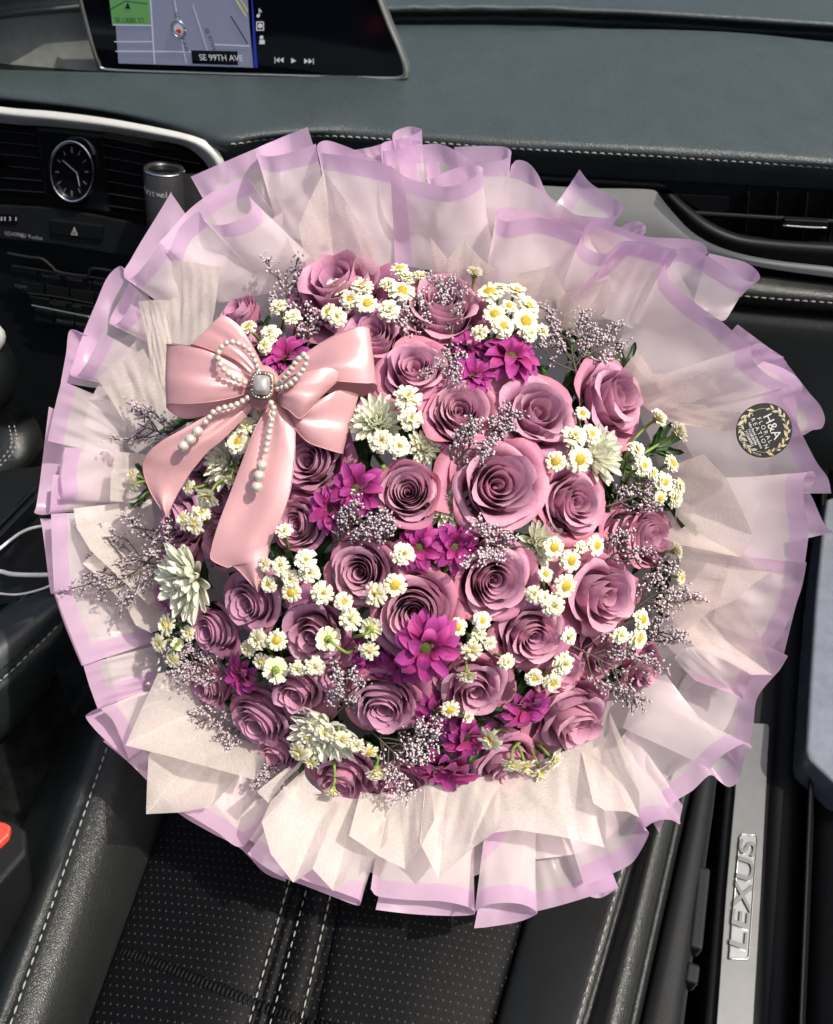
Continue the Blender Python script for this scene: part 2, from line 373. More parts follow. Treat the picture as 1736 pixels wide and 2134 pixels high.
MAT = dict(
    dash=leather('dash_leather', (.031, .0435, .0455), .42, 320, .0004, .55),
    seat=leather('black_leather', (.0115, .0135, .0132), .35, 620, .00020, .5),
    perf=leather('perforated_leather', (.0024, .0027, .0033), .50, 620, .00012, .10, perf=True),  # darker than the bolsters: shade on the seat centre put into the base colour
    console_leather=leather('console_leather', (.020, .026, .026), .42, 620, .00018, .5),
    cowl=simple('hood_vinyl', (.15, .158, .14), .6, bump_s=900, bump_d=.0002),
    plastic=simple('black_plastic', (.0036, .0045, .0050), .5, spec=.22, bump_s=1300, bump_d=.0001),
    soft_plastic=simple('grained_plastic', (.0060, .0070, .0080), .58, spec=.24, bump_s=520, bump_d=.0004),
    gloss=simple('piano_black', (.004, .005, .006), .12),
    dark=simple('matt_black', (.004, .0045, .005), .8, spec=.1),
    slat=simple('vent_plastic', (.005, .006, .0065), .42, spec=.3),
    silver=simple('satin_silver', (.42, .43, .41), .50, .15, bump_s=0, var=.04),
    bezel=simple('brushed_bezel', (.44, .45, .43), .3, .9, var=.04),
    sill=simple('brushed_steel', (.17, .175, .175), .40, .6, bump_s=700, bump_d=.00005, var=.06),
    chrome=simple('chrome', (.80, .80, .80), .08, 1.0, var=.02),
    thread=simple('pale_thread', (.27, .265, .245), .8),
    carpet=simple('black_carpet', (.008, .0095, .009), .95, spec=.05, bump_s=900, bump_d=.002, var=.5),
    mark=simple('white_print', (.42, .42, .42), .6, var=.03),
    dimmark=simple('grey_print', (.12, .12, .12), .6, var=.03),
    red=simple('red_plastic', (.72, .055, .03), .4, var=.05),
    hazard=simple('red_print', (.45, .28, .26), .5),
    cable=simple('white_cable', (.68, .68, .67), .4, var=.04),
    gunmetal=simple('gunmetal', (.055, .056, .058), .35, .6),
    glass=simple('door_trim_gloss', (.20, .22, .26), .22, .35),
    screen=simple('screen_black', (.004, .005, .008), .10),
    mapc=simple('map_ground', (.12, .13, .19), .35, emit=((.15, .165, .235), .62), var=.02),
    park=simple('map_park', (.06, .16, .05), .35, emit=((.085, .22, .075), .6), var=.02),
    road=simple('map_road', (.30, .31, .36), .35, emit=((.36, .38, .45), .6), var=.02),
    navy=simple('map_divider', (.01, .02, .18), .3, emit=((.015, .03, .30), .6), var=.02),
    yellow=simple('map_highway', (.4, .36, .1), .35, emit=((.42, .38, .10), .5), var=.02),
    ink=simple('map_ink', (.02, .022, .04), .4),
    icon=simple('screen_icon', (.4, .4, .42), .4, emit=((.50, .50, .54), .5), var=.02),
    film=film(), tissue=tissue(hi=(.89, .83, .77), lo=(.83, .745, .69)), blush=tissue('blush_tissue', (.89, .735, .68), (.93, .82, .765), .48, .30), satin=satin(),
    rose=petalmat('rose_petal', [(.0, (.40, .085, .20)), (.45, (.54, .21, .345)), (.80, (.64, .325, .465)), (1.0, (.73, .43, .54))], .36, .55, 34, .05, (.50, .25, .30)),
    guard=petalmat('rose_outer_petal', [(.0, (.40, .07, .18)), (.55, (.54, .19, .33)), (.85, (.64, .29, .43)), (1.0, (.67, .25, .35))], .36, .55, 34, .05, (.45, .25, .24)),
    daisy=petalmat('magenta_petal', [(.0, (.22, .010, .09)), (.5, (.35, .022, .19)), (1.0, (.47, .075, .32))], .28, .5, 26, .05),
    white=petalmat('white_petal', [(.0, (.60, .66, .26)), (.3, (.80, .82, .60)), (1.0, (.87, .87, .77))], .32, .5, 20, .015),
    whitegreen=petalmat('inner_white_petal', [(.0, (.50, .60, .22)), (.5, (.72, .77, .52)), (1.0, (.84, .86, .76))], .26, .5, 20, .02),
    small=petalmat('small_white_petal', [(.0, (.76, .64, .12)), (.38, (.85, .815, .50)), (1.0, (.88, .865, .73))], .22, .5, 18, .02),
    olive=simple('olive_disc', (.10, .10, .018), .7, bump_s=900, bump_d=.0006, var=.35),
    pollen=simple('yellow_disc', (.74, .56, .07), .75, bump_s=1200, bump_d=.0005, var=.30),
    stem=simple('green_stem', (.17, .25, .05), .55, var=.2),
    leaf=simple('dark_leaf', (.035, .085, .022), .5, var=.35),
    twig=simple('brown_twig', (.075, .060, .045), .7, var=.2),
    bud=petalmat('statice_bud', [(.0, (.24, .17, .20)), (.38, (.42, .32, .36)), (.62, (.56, .47, .52)), (1.0, (.70, .62, .66))], .12, .7, 10, .05),
    pearl=simple('pearl', (.68, .61, .52), .16, .40, coat=.7, var=.02),
    bigpearl=simple('grey_pearl', (.46, .445, .43), .14, .45, coat=.8, var=.02),
    gold=simple('antique_gold', (.30, .20, .13), .35, .9, var=.2),
    stone=simple('rhinestone', (.50, .50, .48), .08, .6, coat=1.0, var=.5),
    sticker=simple('sticker_black', (.007, .0065, .0065), .55, spec=.2, var=.1),
    badge=simple('polished_badge', (.34, .35, .35), .30, .6, var=.05),
    stickergold=simple('sticker_gold', (.36, .27, .13), .5, var=.2),
    stickerleaf=simple('sticker_leaf', (.28, .29, .20), .5, var=.4),
)

# ------------------------------------------------------------------ the car cabin (setting)
def pl(pts, fn, *a): return [fn(x, y, *a) for x, y in pts]
FACE = (1.000, 0.10)                                     # right-hand dash face
STK = (0.985, 0.16)                                      # centre stack face

floor_o = MB().box((0, .45, -.34), np.eye(3), (1.3, 1.2, .02)).obj('floor', MAT['carpet'])
floor_o['kind'] = 'structure'

# --- dashboard
dash = thing('dashboard', 'black leather dashboard with pale stitched seam across the front', 'dashboard', (0, 1.2, .3))
rowA = [atz(x, y, .360) for x, y in [(-160, 138), (0, 145), (215, 151), (430, 156), (640, 160), (760, 146), (860, 118), (980, 84), (1200, 62), (1500, 66), (1736, 88), (1900, 100)]]
rowA2 = [atz(x, y, .361) for x, y in [(-160, 150), (0, 157), (215, 163), (430, 168), (640, 174), (760, 162), (860, 138), (980, 108), (1200, 90), (1500, 96), (1736, 120), (1900, 132)]]
rowB = [atz(x, y, .3575) for x, y in [(-160, 176), (0, 182), (215, 190), (430, 203), (640, 214), (760, 208), (860, 196), (980, 184), (1200, 180), (1500, 192), (1736, 220), (1900, 236)]]
rowC = [atz(x, y, .349) for x, y in [(-160, 196), (0, 205), (215, 226), (390, 256), (480, 274), (640, 268), (760, 262), (980, 276), (1200, 290), (1500, 308), (1736, 326), (1900, 338)]]
rowD = [atz(x, y, .338) for x, y in [(-160, 205), (0, 216), (215, 240), (360, 272), (440, 298), (490, 302), (560, 292), (700, 286), (1060, 311), (1400, 330), (1736, 353), (1900, 364)]]
rowE = [atz(x, y, z) for x, y, z in [(-160, 214, .328), (0, 226, .328), (215, 250, .328), (350, 282, .328), (430, 312, .325), (490, 324, .322), (560, 312, .322), (700, 306, .322), (1060, 331, .322), (1400, 351, .322), (1736, 374, .322), (1900, 386, .322)]]
rowF = [np.array([p[0], p[1] + .012, .300]) for p in rowE]
v, f, uv = loft([rowA, rowA2, rowB, rowC, rowD, rowE, rowF], 150, 7)
link('upper_pad', mesh('upper_pad', v, f, uv, MAT['dash']), dash)
sd = crom(rowD, 240); sd = sd[sd[:, 0] > atz(478, 300, .338)[0]]
stitches(sd, MAT['thread'], dash, lift=(0, -.0006, .0016), L=.0070, gap=.0022, r=.0008)
# rear shelf below the windscreen, with the demister groove
far = []
for yy, zz in [(-130, .372), (-40, .370), (8, .372), (22, .368), (36, .346), (50, .344), (62, .356)]:
    far.append([atz(x, yy + k, zz) for x, k in [(700, 2), (860, 0), (1100, 0), (1400, 12), (1736, 34), (1950, 48)]])
far.append([np.array([p[0], p[1], .3585]) for p in [atz(x, y, .3585) for x, y in [(700, 150), (860, 122), (1000, 84), (1400, 66), (1736, 92), (1950, 108)]]])
v, f, uv = loft(far, 60, 5)
link('rear_shelf', mesh('rear_shelf', v, f, uv, MAT['dash']), dash)
# recess behind the ridge, where the display stands
v, f, uv = loft([[atz(x, y, .352) for x, y in [(-200, 60), (300, 60), (760, 60), (900, 60)]], [atz(x, y, .350) for x, y in [(-200, 150), (300, 160), (700, 165), (900, 118)]]], 20, 3)
link('display_recess', mesh('display_recess', v - np.array([0, 0, .012]), f, uv, MAT['plastic']), dash)
# black fascia below the lip
v, f, uv = loft([pl([(-200, 215), (430, 318), (700, 318), (1060, 340), (1900, 395)], aty, 1.03), [np.array([x, 1.03, .1]) for x in (-.9, -.4, 0, .3, .7)], [np.array([x, .99, -.32]) for x in (-.9, -.4, 0, .3, .7)]], 40, 6)
link('fascia', mesh('fascia', v, f, uv, MAT['plastic']), dash)
mb = MB().tube(crom([p + np.array([0, -.004, -.004]) for p in rowF[6:]], 60), .0045, 8); mb.obj('lip_bead', MAT['soft_plastic'], dash)

# instrument hood at the far left
hood = thing('instrument_hood', 'pale sunlit instrument hood left of the display', 'hood', aty(60, 90, 1.22))
v, f, uv = loft([pl([(-200, 72), (0, 38), (170, 22), (380, 10)], aty, 1.16), pl([(-200, 120), (0, 100), (190, 92), (380, 84)], aty, 1.155), pl([(-200, 190), (0, 185), (230, 190), (380, 186)], aty, 1.13)], 24, 8)
link('hood_side', mesh('hood_side', v, f, uv, MAT['cowl']), hood)
v, f, uv = loft([pl([(-200, -60), (0, -80), (170, -90), (400, -100)], atz, .47), pl([(-200, 40), (0, 12), (170, -2), (400, -10)], aty, 1.165), pl([(-200, 62), (0, 28), (170, 12), (400, 2)], aty, 1.150), pl([(-200, 74), (0, 40), (170, 24), (400, 12)], aty, 1.158)], 24, 6)
link('hood_top', mesh('hood_top', v, f, uv, leather('hood_leather', (.085, .095, .09), .5, 300, .0007)), hood)

# --- display with map
disp = thing('display_screen', 'wide navigation display showing a street map above the dashboard', 'display', aty(500, 160, 1.13))
YD = 1.125
SX, SZ = norm(aty(640, 165, YD) - aty(225, 152, YD)), ZZ
def onscreen(px, py, lift=0.0): return aty(px, py, YD - lift)
outer = [(150, -60), (162, 0), (182, 75), (196, 122), (206, 141), (228, 150), (430, 157), (640, 163), (760, 166), (838, 168), (852, 150), (838, 105), (815, 50), (785, -30), (775, -60)]
inner = [(158, -60), (170, 0), (189, 73), (202, 118), (211, 135), (230, 144), (430, 151), (640, 157), (760, 160), (828, 160), (840, 148), (827, 104), (804, 50), (774, -30), (765, -60)]
o3, i3 = crom(pl(outer, onscreen, .0), 90), crom(pl(inner, onscreen, .004), 90)
back = o3 + np.array([0, .012, 0])
g = np.stack([back, o3, (o3 + i3) / 2 + np.array([0, -.003, 0]), i3, i3 + np.array([0, .003, 0])]); v, f = grid(g)
link('bezel', mesh('bezel', v, f, None, MAT['bezel']), disp)
MB().prism([p + np.array([0, .002, 0]) for p in i3], (0, .012, 0)).obj('glass_panel', MAT['screen'], disp, smooth=False)
def flat(name, pts, mat, lift, par=disp):
    p = pl(pts, onscreen, lift); return MB().prism(p, (0, .0004, 0)).obj(name, MAT[mat], par, smooth=False)
flat('map_image', [(222, -60), (236, 0), (242, 66), (247, 132), (528, 141), (520, 60), (512, -60)], 'mapc', .0034)
flat('map_park', [(206, -60), (228, 0), (234, 51), (313, 52), (311, 0), (309, -60)], 'park', .0040)
def road(a, b, w, mat='road'):
    a3, b3 = onscreen(*a, .0042), onscreen(*b, .0042); d = norm(b3 - a3); n = np.cross(d, np.array([0, 1, 0])) * w
    MB().prism([a3 - n, b3 - n, b3 + n, a3 + n], (0, .0002, 0)).obj('map_road', MAT[mat], disp, smooth=False)
for a, b, w in [((235, 52), (315, 53), .0006), ((238, 87), (319, 87), .0005), ((241, 107), (402, 108), .0006), ((446, 93), (520, 96), .0006), ((311, -40), (322, 133), .0008), ((402, 10), (440, 130), .0004), ((356, -40), (388, 132), .0005)]: road(a, b, w)
road((481, 34), (516, 91), .0007, 'ink'); road((486, -10), (513, 34), .0009, 'yellow'); road((494, -12), (517, 24), .0006, 'yellow')
road((225, 22), (262, 2), .0004, 'ink'); road((262, 2), (308, 8), .0004, 'ink')
flat('map_divider', [(520, -60), (524, 0), (530, 141), (537, 141), (526, 0), (523, -60)], 'navy', .0042)
tri = [(260, 18), (266, 4), (272, 19)]; flat('map_marker', tri, 'ink', .0046)
flat('street_sign', [(398, 105), (495, 107), (496, 136), (401, 133)], 'screen', .0048)
sx = lambda a, b: onscreen(*b) - onscreen(*a)
tx, ty = sx((400, 120), (495, 122)), ZZ
text('SE 99TH AVE', .0102, onscreen(415, 120, .0054), tx, ty, MAT['icon'], disp)
text('SE LIEBE ST', .0080, onscreen(239, 42, .0056), sx((238, 46), (286, 47)), ZZ, MAT['ink'], disp)
dn = sx((366, 28), (388, 105))
text('SE', .0072, onscreen(366, 26, .005), dn, np.cross(np.array([0, 1, 0]), dn) * -1, MAT['ink'], disp)
text('H AVE', .0072, onscreen(379, 74, .005), dn, np.cross(np.array([0, 1, 0]), dn) * -1, MAT['ink'], disp)
dn = sx((430, 60), (447, 104))
text('SE 97TH', .0072, onscreen(429, 59, .005), dn, np.cross(np.array([0, 1, 0]), dn) * -1, MAT['ink'], disp)
c0 = onscreen(372, 61, .0055)
ring = [c0 + .0085 * (math.cos(a) * SX + math.sin(a) * 1.15 * ZZ) for a in np.linspace(0, 2 * math.pi, 25)]
MB().tube(ring, .0012, 6).obj('compass_ring', MAT['bezel'], disp)
MB().prism([c0 + .006 * (math.cos(a) * SX + math.sin(a) * ZZ) for a in np.linspace(0, 2 * math.pi, 16, endpoint=False)], (0, .0004, 0)).obj('compass_face', MAT['road'], disp, smooth=False)
MB().prism([onscreen(365, 64, .0062), onscreen(374, 72, .0062), onscreen(379, 66, .0062), onscreen(373, 59, .0062)], (0, .0003, 0)).obj('compass_needle', MAT['red'], disp, smooth=False)
# icons on the black half
def icon(polys, name='screen_icon'):
    mb = MB()
    for p in polys: mb.prism(pl(p, onscreen, .0042), (0, .0002, 0))
    mb.obj(name, MAT['icon'], disp, smooth=False)
circ = lambda x, y, r, n=10: [(x + r * math.cos(t), y + r * math.sin(t)) for t in np.linspace(0, 2 * math.pi, n, endpoint=False)]
icon([circ(538, 33, 3.6), [(540, 33), (541.5, 33), (540.5, 18), (539, 18)], [(540, 18), (545, 23), (545, 27), (541, 22)]])
icon([[(534, 45), (549, 45), (549, 47), (534, 47)], [(534, 62), (550, 62), (550, 64), (534, 64)], [(534, 47), (536, 47), (536, 62), (534, 62)], [(548, 47), (550, 47), (550, 62), (548, 62)], circ(542, 54, 5)])
icon([circ(545, 78, 4), [(541, 83), (551, 83), (552, 92), (540, 92)]])
icon([[(572, 119), (573.5, 119), (574, 132), (572.5, 132)], [(582, 120), (582, 131), (575, 125)], [(591, 120), (591, 131), (583, 125)]])
icon([[(607, 121), (607, 132), (617, 127)]])
icon([[(634, 122), (634, 133), (642, 128)], [(643, 122), (643, 133), (651, 128)], [(652, 122), (653.5, 122), (654, 134), (652.5, 134)]])

# --- centre stack
stack = thing('centre_stack', 'black centre stack with rows of climate and radio buttons', 'console', atp(150, 600, *STK))
S = lambda x, y, l=0.0: atp(x, y, STK[0] - l, STK[1])
SN = norm(np.cross(S(200, 400) - S(0, 400), S(0, 400) - S(0, 600)))
if SN[1] > 0: SN = -SN
v, f, uv = loft([pl([(-250, 215), (150, 240), (430, 300), (500, 330)], S), pl([(-250, 700), (150, 720), (430, 740), (500, 745)], S), pl([(-250, 980), (150, 980), (430, 985), (500, 985)], S)], 24, 8)
link('stack_panel', mesh('stack_panel', v - SN * .012, f, uv, MAT['plastic']), stack)
# silver surround
top = pl([(-200, 190), (0, 222), (110, 232), (220, 246), (330, 266), (405, 284), (445, 304), (466, 334), (470, 360), (466, 420)], S, .020)
mid = pl([(-200, 210), (0, 238), (110, 249), (220, 262), (325, 280), (392, 295), (428, 315), (450, 340), (456, 362), (452, 420)], S, .026)
bot = pl([(-200, 226), (0, 256), (110, 264), (220, 275), (320, 291), (382, 304), (414, 324), (433, 346), (440, 366), (438, 420)], S, .010)
v, f, uv = loft([top, mid, bot], 90, 8)
link('silver_trim', mesh('silver_trim', v, f, uv, MAT['silver']), stack)
low = pl([(-200, 232), (0, 262), (110, 270), (220, 281), (320, 297), (376, 309), (406, 328), (424, 350), (430, 370), (428, 430)], S, -.004)
v, f, uv = loft([bot, low], 90, 3); link('trim_return', mesh('trim_return', v, f, uv, MAT['gloss']), stack)

def vent(name, label, quad, nslat, quads_tab=None):
    t = thing(name, label, 'air vent', S(*quad[0]))
    a, b, c, d = [np.array(q, float) for q in quad]      # tl, tr, br, bl
    MB().prism([S(*q, -.006) for q in (a, b, c, d)], SN * -.02).obj('vent_cavity', MAT['dark'], t, smooth=False)
    fr = []
    for q in (a, b, c, d): fr.append(q)
    cc = (a + b + c + d) / 4
    ring_o = [S(*(q + (q - cc) * .04), .0) for q in fr + fr[:1]]; ring_i = [S(*q, .002) for q in fr + fr[:1]]
    v, f = grid(np.stack([ring_o, ring_i, [S(*q, -.010) for q in fr + fr[:1]]]))
    link('vent_frame', mesh('vent_frame', v, f, None, MAT['plastic'], False), t)
    for i in range(nslat):
        k = (i + .6) / nslat
        l, r = a + (d - a) * k, b + (c - b) * k
        L3, R3 = S(*l, -.001), S(*r, -.001); dd = (R3 - L3)
        sl_ = MB().box((L3 + R3) / 2, [dd, norm(np.array([0, -.8, .6])), np.cross(norm(dd), norm(np.array([0, -.8, .6])))], [np.linalg.norm(dd) / 2, .006, .0009]).obj('slat', MAT['slat'], t, smooth=False)
        bevel(sl_, .0005, 1)
    return t
vl = vent('air_vent', 'slatted air vent left of the round clock', [(-170, 238), (76, 268), (96, 412), (-160, 396)], 6)
vr = vent('air_vent', 'slatted air vent right of the round clock behind the small cylinder', [(214, 288), (420, 330), (432, 470), (232, 440)], 6)
p0 = S(6, 339, .006); MB().box(p0, [SX, ZZ, SN], (.006, .0022, .006)).obj('vent_tab', MAT['chrome'], vl, smooth=False)

# clock
clk = thing('analogue_clock', 'round analogue clock with chrome rim between two vents', 'clock', S(150, 420))
MB().prism([S(x, y, .001) for x, y in [(80, 274), (208, 290), (228, 440), (98, 420)]], SN * -.008).obj('clock_panel', MAT['gloss'], clk, smooth=False)
def ell(cx, cy_, rx, ry, l, n=48, rot=-.08):
    out = []
    for t in np.linspace(0, 2 * math.pi, n, endpoint=False):
        x, y = rx * math.cos(t), ry * math.sin(t); out.append(S(cx + x * math.cos(rot) - y * math.sin(rot), cy_ + x * math.sin(rot) + y * math.cos(rot), l))
    return np.array(out)
rings = [ell(149, 357, 48, 66, .002), ell(149, 357, 48, 66, .008), ell(149, 357, 45, 63, .011), ell(150, 358, 42, 59, .007), ell(150, 358, 41, 58, .003)]
v, f = grid(np.stack(rings), True); link('clock_rim', mesh('clock_rim', v, f, None, MAT['chrome']), clk)
MB().prism(ell(150, 358, 41.5, 58.5, .0035), SN * -.002).obj('clock_face', MAT['screen'], clk, smooth=False)
def hand(a, b, w, name='clock_hand', m='mark'):
    A, B = S(*a, .0055), S(*b, .0055); n = np.cross(norm(B - A), SN) * w
    MB().prism([A - n, A + n, B + n * .5, B - n * .5], SN * .0006).obj(name, MAT[m], clk, smooth=False)
hand((160, 360), (131, 334), .0006); hand((160, 358), (166, 388), .0006)
for k in range(12):
    t = k * math.pi / 6; c, s_ = math.cos(t), math.sin(t)
    hand((150 + 27 * c, 358 + 40 * s_), (150 + 35 * c, 358 + 51 * s_), .0006 if k % 3 else .0013, 'clock_mark', 'dimmark')
# strip with hazard switch
MB().prism([S(x, y, .004) for x, y in [(-200, 424), (0, 430), (120, 436), (310, 472), (310, 540), (120, 508), (0, 496), (-200, 486)]], SN * -.01).obj('switch_strip', MAT['soft_plastic'], stack, smooth=False)
hz = bevel(MB().prism([S(x, y, .007) for x, y in [(103, 457), (215, 471), (213, 502), (105, 488)]], SN * -.006).obj('hazard_button', MAT['plastic'], stack, smooth=False), .0015)
for k, (sc_, m) in enumerate([(1, 'mark'), (.62, 'plastic'), (.36, 'hazard')]):
    MB().prism([S(155 + dx * sc_, 482 + dy * sc_, .0076 + .0004 * k) for dx, dy in [(-7, 7), (7, 8.5), (0, -9.5)]], SN * .0003).obj('hazard_sign', MAT[m], stack, smooth=False)
MB().prism([S(x, y, .006) for x, y in [(-60, 444), (36, 448), (36, 464), (-60, 460)]], SN * -.004).obj('dial_window', MAT['screen'], stack, smooth=False)
for x in (2, 9, 20, 32): MB().prism([S(x, 452, .0064), S(x + 2.6, 452.2, .0064), S(x + 2.6, 460, .0064), S(x, 459.8, .0064)], SN * .0003).obj('dial_mark', MAT['mark'], stack, smooth=False)
tx = S(50, 491) - S(0, 484)
text('((SXM))', .0085, S(9, 485.5, .0068), tx, ZZ, MAT['mark'], stack); text('HD Radio', .0085, S(36, 489.5, .0068), tx, ZZ, MAT['mark'], stack)
# stepped slot rim, button rows
for pts in ([(15, 528), (60, 536), (88, 540), (108, 556), (122, 567), (180, 575), (192, 560), (240, 566), (300, 576)], [(24, 553), (120, 568), (222, 582), (300, 594)], [(58, 611), (120, 619), (195, 633)], [(66, 636), (130, 649), (186, 660)]):
    MB().tube(crom([S(x, y, .009) for x, y in pts], 60), .0011 if pts[0][0] > 20 else .0022, 6).obj('button_ledge', MAT['bezel'] if pts[0][0] > 60 else MAT['soft_plastic'], stack)
for (x0, y0), (x1, y1), h in [((20, 556), (310, 598), 26), ((40, 585), (300, 625), 24), ((60, 616), (290, 655), 22), ((70, 642), (280, 680), 26)]:
    for k in range(5):
        a0, a1 = k / 5 + .006, (k + 1) / 5 - .006
        bevel(MB().prism([S(x0 + (x1 - x0) * t, y0 + (y1 - y0) * t + dy, .005) for t, dy in ((a0, 0), (a1, 0), (a1, h), (a0, h))], SN * -.006).obj('button', MAT['plastic'], stack, smooth=False), .0008, 1)
tx = S(160, 580) - S(90, 570)
for s_, x, y in [('RADIO', 88, 574), ('MEDIA', 138, 580), ('< PRST', 184, 588), ('AUTO', 104, 631), ('OFF', 150, 638), ('TEMP', 30, 596), ('FRONT', 118, 668), ('REAR', 158, 674)]:
    text(s_, .0078, S(x, y, .0062), tx, ZZ, MAT['dimmark'], stack)

# small cylinder on the vent
gad = thing('vent_clip_cylinder', 'small dark metallic cylinder with white print clipped on the right vent', 'car gadget', S(345, 440, .03))
ctr = S(342, 352, .035); dnv = norm(S(352, 520, .035) - S(342, 352, .035)); rt = norm(np.cross(dnv, SN)); rt = rt if rt[0] > 0 else -rt; fz = np.cross(rt, dnv); fz = fz if fz @ SN > 0 else -fz
rr = .0245
def cring(t, r): return np.array([ctr + dnv * t + r * (math.cos(a) * rt * 1.0 + math.sin(a) * fz) for a in np.linspace(0, 2 * math.pi, 40, endpoint=False)])
v, f = grid(np.stack([cring(.003, rr * .7), cring(-.001, rr * .78), cring(-.001, rr * .93), cring(.0015, rr), cring(.10, rr)]), True)
link('cylinder_body', mesh('cylinder_body', v, f, None, MAT['gunmetal']), gad)
MB().tube(np.vstack([cring(0, rr * .97), cring(0, rr * .97)[:1]]), .0012, 6).obj('rim_ring', MAT['chrome'], gad)
MB().prism(cring(.0015, rr * .74), dnv * .002).obj('top_cap', MAT['gloss'], gad)
for k, ch in enumerate('Featwell'):
    a = math.radians(144 - k * 12.5); pos = ctr + dnv * .022 + (rr + .0004) * (math.cos(a) * rt + math.sin(a) * fz)
    tang = -(-math.sin(a) * rt + math.cos(a) * fz); text(ch, .0104, pos, tang, -dnv, MAT['mark'], gad, ext=.0001)
v, f = grid(np.stack([ctr + rt * (rr * .9 + dx) - fz * .004 + dnv * t for dx in (0, .022) for t in (0, 0)] and [[ctr + rt * x - fz * z_ + dnv * .0 for x, z_ in [(rr * .6, -.004), (rr * 1.3, -.002), (rr * 1.75, .006), (rr * 1.8, .02)]], [ctr + rt * x - fz * z_ + dnv * .1 for x, z_ in [(rr * .6, -.004), (rr * 1.3, -.002), (rr * 1.75, .006), (rr * 1.8, .02)]]]))
link('clip_side', mesh('clip_side', v, f, None, MAT['gunmetal']), gad)

# --- right side of the dash
Q = lambda x, y, l=0.0: atp(x, y, FACE[0] - l, FACE[1])
rtrim = thing('silver_dash_trim', 'satin silver trim strip sweeping under the passenger air vent', 'trim', Q(1400, 520))
t_ = pl([(900, 372), (1100, 385), (1230, 392), (1340, 394), (1372, 402), (1402, 440), (1446, 486), (1510, 519), (1600, 540), (1736, 556), (1900, 574)], Q, .012)
m_ = pl([(900, 420), (1100, 436), (1230, 446), (1310, 452), (1360, 462), (1400, 482), (1450, 508), (1512, 530), (1600, 550), (1736, 567), (1900, 585)], Q, .0125)
b_ = pl([(900, 452), (1100, 466), (1230, 486), (1310, 502), (1360, 512), (1406, 519), (1456, 528), (1514, 540), (1600, 559), (1736, 578), (1900, 597)], Q, .010)
v, f, uv = loft([t_, m_, b_], 100, 8); link('trim_band', mesh('trim_band', v, f, uv, MAT['silver']), rtrim)
b2 = pl([(900, 458), (1100, 472), (1230, 492), (1310, 508), (1360, 518), (1406, 525), (1456, 534), (1514, 546), (1600, 565), (1736, 584), (1900, 603)], Q, -.004)
v, f, uv = loft([b_, b2], 80, 3); link('trim_shadow_gap', mesh('trim_shadow_gap', v, f, uv, MAT['dark']), rtrim)
pv = thing('air_vent', 'passenger air vent with chrome slider below the stitched seam', 'air vent', Q(1600, 480))
oo = [(1370, 402), (1400, 440), (1446, 486), (1510, 518), (1600, 538), (1736, 553), (1900, 570)]
o1 = [(1392, 404), (1424, 436), (1470, 474), (1528, 500), (1610, 514), (1736, 524), (1900, 534)]
o2 = [(1406, 405), (1440, 434), (1486, 466), (1540, 488), (1616, 498), (1736, 506), (1900, 514)]
v, f, uv = loft([pl(oo, Q, .012), pl(o1, Q, .016), pl(o2, Q, .004), pl(o2, Q, -.03)], 60, 5); link('vent_surround', mesh('vent_surround', v, f, uv, MAT['plastic']), pv)
MB().prism(pl([(1380, 380), (1900, 408), (1900, 540), (1616, 505), (1480, 470)], Q, -.022), (0, .004, 0)).obj('vent_cavity', MAT['dark'], pv, smooth=False)
for x, dx in ((1560, -5), (1620, -8), (1682, -12), (1740, -14)):
    A, B = Q(x, 400, -.012), Q(x + dx * .6 - 6, 506, -.012)
    MB().box((A + B) / 2, [B - A, np.array([0, 1, 0]), np.array([1, 0, 0])], [np.linalg.norm(B - A) / 2, .008, .0007]).obj('vane', MAT['slat'], pv, smooth=False)
A, B = Q(1428, 442, -.004), Q(1760, 462, -.004)
bevel(MB().box((A + B) / 2, [B - A, norm(np.array([0, -.9, .4])), np.array([0, .4, .9])], [np.linalg.norm(B - A) / 2, .007, .002]).obj('slat', MAT['slat'], pv, smooth=False), .001)
A, B = Q(1632, 461, .006), Q(1724, 466, .006)
bevel(MB().box((A + B) / 2, [B - A, ZZ, np.array([0, 1, 0])], [np.linalg.norm(B - A) / 2, .0042, .004]).obj('slider', MAT['slat'], pv, smooth=False), .001)
MB().tube(crom([A + np.array([0, -.004, -.003]), (A + B) / 2 + np.array([0, -.004, -.0035]), B + np.array([0, -.004, -.003])], 12), .0011, 6).obj('chrome_strip', MAT['chrome'], pv)
bevel(MB().prism(pl([(1402, 404), (1520, 410), (1520, 440), (1470, 446)], Q, -.018), (0, .004, 0)).obj('vent_cheek', MAT['plastic'], pv, smooth=False), .001)
lowp = thing('lower_dash_pad', 'stitched black leather lower dash pad beneath the silver trim', 'dash pad', Q(1650, 640))
v, f, uv = loft([pl([(1000, 480), (1300, 520), (1500, 560), (1736, 592), (1950, 612)], Q, .004), pl([(1000, 520), (1300, 560), (1500, 590), (1736, 614), (1950, 632)], Q, .022), pl([(1000, 560), (1300, 590), (1500, 614), (1736, 634), (1950, 650)], Q, .026), pl([(1000, 576), (1300, 606), (1500, 630), (1736, 650), (1950, 666)], Q, .010), pl([(1000, 578), (1300, 608), (1500, 632), (1736, 652), (1950, 668)], Q, -.01)], 60, 6)
link('pad_roll', mesh('pad_roll', v, f, uv, MAT['seat']), lowp)
stitches(crom(pl([(1400, 603), (1500, 612), (1600, 621), (1736, 631), (1900, 645)], Q, .026), 80), MAT['thread'], lowp, L=.0072, gap=.0024, r=.0007, lift=(0, -.0015, .0006))
gb = thing('glovebox', 'black leather glovebox panel below the lower dash pad', 'glovebox', Q(1650, 760))
